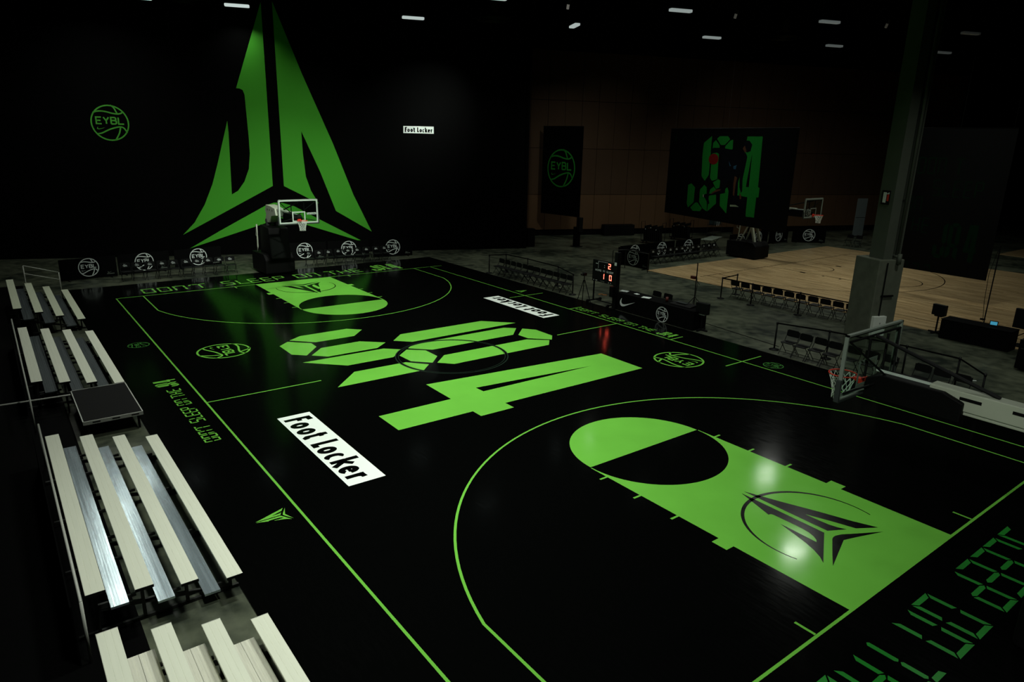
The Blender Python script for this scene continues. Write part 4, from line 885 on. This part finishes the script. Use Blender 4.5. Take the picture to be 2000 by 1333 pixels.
# ================================================================== DISTANT THINGS
t = thing('equipment_case', 'black case standing at the end of the black curtain', 'case', (-3.35, 24.95, 0), TANG); MB().box((0, 0, .62), (.5, .5, 1.16)).build('body', Mt['black_pad'], t, bevel=.02); MB().box((0, 0, .03), (.44, .44, .05)).build('base', Mt['black_metal'], t)
t = thing('equipment_case', 'long low black case against the brown wall', 'case', tuple(PB + T * 6.7 + N * .45), TANG); MB().box((0, 0, .42), (2.5, .6, .8)).build('body', Mt['black_pad'], t, bevel=.02); MB().box((0, -.31, .6), (2.4, .01, .03)).build('seam', Mt['duct'], t)
t = thing('speaker_tower', 'black loudspeaker on a post just right of the ball emblem banner', 'speaker', (-1.8, 27.7, 0)); MB().box((0, 0, .68), (.34, .34, 1.3)).build('post', Mt['black_pad'], t); MB().box((.25, 0, 1.5), (.3, .3, .95)).build('cabinet', Mt['black_plastic'], t, bevel=.02); MB().box((0, 0, .02), (.6, .6, .04)).build('base', Mt['black_metal'], t)
t = thing('folding_table', 'long white folding table left of the white crane legs', 'table', (3.5, 35.2, 0), .35)
MB().box((0, 0, .74), (.75, 2.3, .04)).build('table_top', Mt['frame_dim'], t, bevel=.01)
for s in (-1, 1): MB().bar((-.28, s * .9, 0), (.28, s * .9, .72), .03).build('leg', Mt['black_metal'], t); MB().bar((.28, s * .9, 0), (-.28, s * .9, .72), .03).build('leg', Mt['black_metal'], t)
t = thing('standing_panel', 'tall pale grey panel leaning upright left of the column', 'panel', (5.0, 52.0, 0), TANG)
MB().box((0, 0, 1.5), (.95, .06, 3.0)).build('sheet', mat('grey_sheet', (.13, .16, .16), .6, noise=.1), t); MB().box((0, -.02, .03), (1.0, .3, .05)).build('foot', Mt['black_metal'], t); MB().box((0, -.035, 1.5), (.95, .01, .02)).build('seam', Mt['duct'], t)
def cart(loc, label, k):
    t = thing('chair_cart', label, 'cart', (loc[0], loc[1], 0), .3)
    MB().box((0, 0, .18), (1.5, .7, .06)).build('deck', Mt['black_metal'], t)
    for s in (-1, 1): MB().path([(s * .75, -.3, .2), (s * .8, -.3, 1.5), (s * .8, .3, 1.5), (s * .75, .3, .2)], .02, 6).build('handle', Mt['black_metal'], t)
    for j in range(9):
        b = MB(); x = -.62 + j * .15; b.box((x, 0, .62), (.03, .44, .8), (Vector((1, 0, .12)).normalized(), Y, Vector((-.12, 0, 1)).normalized())); b.box((x + .04, 0, 1.12 + .04 * (j % 3)), (.03, .44, .2)); b.build('folded_chair', Mt['black_plastic'], t)
    for j in range(3): MB().box((-.5 + .4 * j, -.225, 1.0 + .12 * (j % 2)), (.05, .01, .04)).build('metal_glint', Mt['print_white'], t)
    for sx in (-1, 1):
        for sy in (-1, 1): MB().tube((sx * .6 - .02, sy * .28, .08), (sx * .6 + .02, sy * .28, .08), .08, 10).build('caster', Mt['black_plastic'], t)
cart((-.3, 33.6), 'cart loaded with folded black chairs, left of two behind the boards', 0); cart((-.6, 37.0), 'cart loaded with folded black chairs, right of two behind the boards', 1)
t = thing('storage_rack', 'wire rack with clear bins under the player banner', 'rack', (-.8, 41.2, 0), .2)
for sx in (-1, 1):
    for sy in (-1, 1): MB().tube((sx * .25, sy * .7, 0), (sx * .25, sy * .7, 1.7), .015).build('post', Mt['steel_dim'], t)
for z in (.3, .9, 1.5): MB().box((0, 0, z), (.5, 1.4, .03)).build('shelf', Mt['steel_dim'], t); 
for y in (-.35, .35): MB().box((0, y, 1.1), (.42, .5, .35)).build('bin', Mt['clear_plastic'], t, bevel=.02)
for y in (-.2, .12): MB().box((.27, y, 1.15), (.01, .05, .7)).build('white_strip', Mt['print_grey'], t)
for i, (x, y, h_) in enumerate(((-.4, 44.0, .9), (.1, 45.3, .7))):
    t = thing('cardboard_box', 'brown cardboard box behind the crane legs, ' + ('left one' if i == 0 else 'right one'), 'box', (x, y, 0), .3 * i, 'cardboard boxes behind the maple baseline')
    MB().box((0, 0, h_ / 2), (.7, .9, h_)).build('carton', Mt['cardboard'], t, bevel=.01); MB().box((0, 0, h_ + .003), (.71, .08, .006)).build('tape', Mt['panel_low'], t)
t = thing('hand_rail', 'grey handrail frame standing behind the scoreboard', 'rail', (6.2, 24.0, 0), .0)
for a_, b_ in (((-.9, 0, 0), (-.9, 0, 1.0)), ((-.5, .6, 0), (-.5, .6, 1.05)), ((1.2, .6, 0), (1.2, .6, 1.05))): MB().tube(a_, b_, .022).build('post', Mt['steel_dim'], t)
MB().path([(-.9, 0, 1.0), (-.5, .6, 1.05), (1.2, .6, 1.05)], .022, 8).build('top_rail', Mt['steel_dim'], t)

# ================================================================== CEILING LAMPS (visible ones)
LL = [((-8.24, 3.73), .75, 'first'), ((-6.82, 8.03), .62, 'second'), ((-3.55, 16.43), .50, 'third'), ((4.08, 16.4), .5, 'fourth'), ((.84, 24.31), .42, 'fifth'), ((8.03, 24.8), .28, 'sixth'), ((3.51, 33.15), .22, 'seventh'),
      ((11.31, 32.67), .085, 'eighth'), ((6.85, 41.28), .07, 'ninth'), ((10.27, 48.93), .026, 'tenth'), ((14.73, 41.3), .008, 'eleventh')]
for i, ((x, y), e, o_) in enumerate(LL):
    t = thing('bay_lamp', 'glowing rectangular ceiling lamp, %s from the left' % ORD[i], 'lamp', (x, y, LAMPZ + .04), (TANG if i != 4 else TANG + PI / 2.1), 'rectangular ceiling lamps')
    lens = [(-.60, -.10), (-.55, -.16), (.55, -.16), (.60, -.10), (.60, .10), (.55, .16), (-.55, .16), (-.60, .10)]
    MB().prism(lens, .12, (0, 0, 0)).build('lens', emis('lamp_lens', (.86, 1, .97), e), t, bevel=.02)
    MB().box((0, 0, .16), (1.1, .26, .08)).build('housing', Mt['duct'], t, bevel=.02)
    for s in (-1, 1): MB().tube((s * .4, 0, .2), (s * .4, 0, 2.09), .008, 5).build('suspension_rod', Mt['duct'], t)
for i, ((x, y), e) in enumerate((((3.3, 21.6), .10), ((7.6, 29.7), .035), ((11.6, 38.0), .015))):
    t = thing('spot_lamp', 'tiny round ceiling spot between the rectangular lamps, %s from the left' % ORD[i], 'lamp', (x, y, 13.35), 0, 'tiny ceiling spots')
    MB().tube((0, 0, 0), (.10, -.05, .22), .07, 14).build('lens', emis('spot_lens', (1, .95, .85), e), t); MB().tube((.105, -.053, .225), (.2, -.1, .42), .12, 14).build('housing', Mt['duct'], t); MB().tube((.15, -.08, .35), (.15, -.08, 1.8), .01, 5).build('rod', Mt['duct'], t)
for i, (x, y) in enumerate(((-8.82, 6.12), (-2.08, 20.81), (5.43, 37.73))):
    t = thing('ceiling_vent', 'dark round ceiling air diffuser, %s from the left' % ORD[i], 'vent', (x, y, 13.3), 0, 'round ceiling diffusers')
    for r_ in (1.0, .72, .42): MB().lathe([(r_, 0), (r_ + .06, .1), (r_ - .08, .22), (r_ - .10, .18), (r_, 0)], n=32).build('ring', Mt['duct'], t, smooth=True)
    MB().tube((0, 0, .2), (0, 0, 1.85), .3, 20).build('duct', Mt['duct'], t, smooth=True)
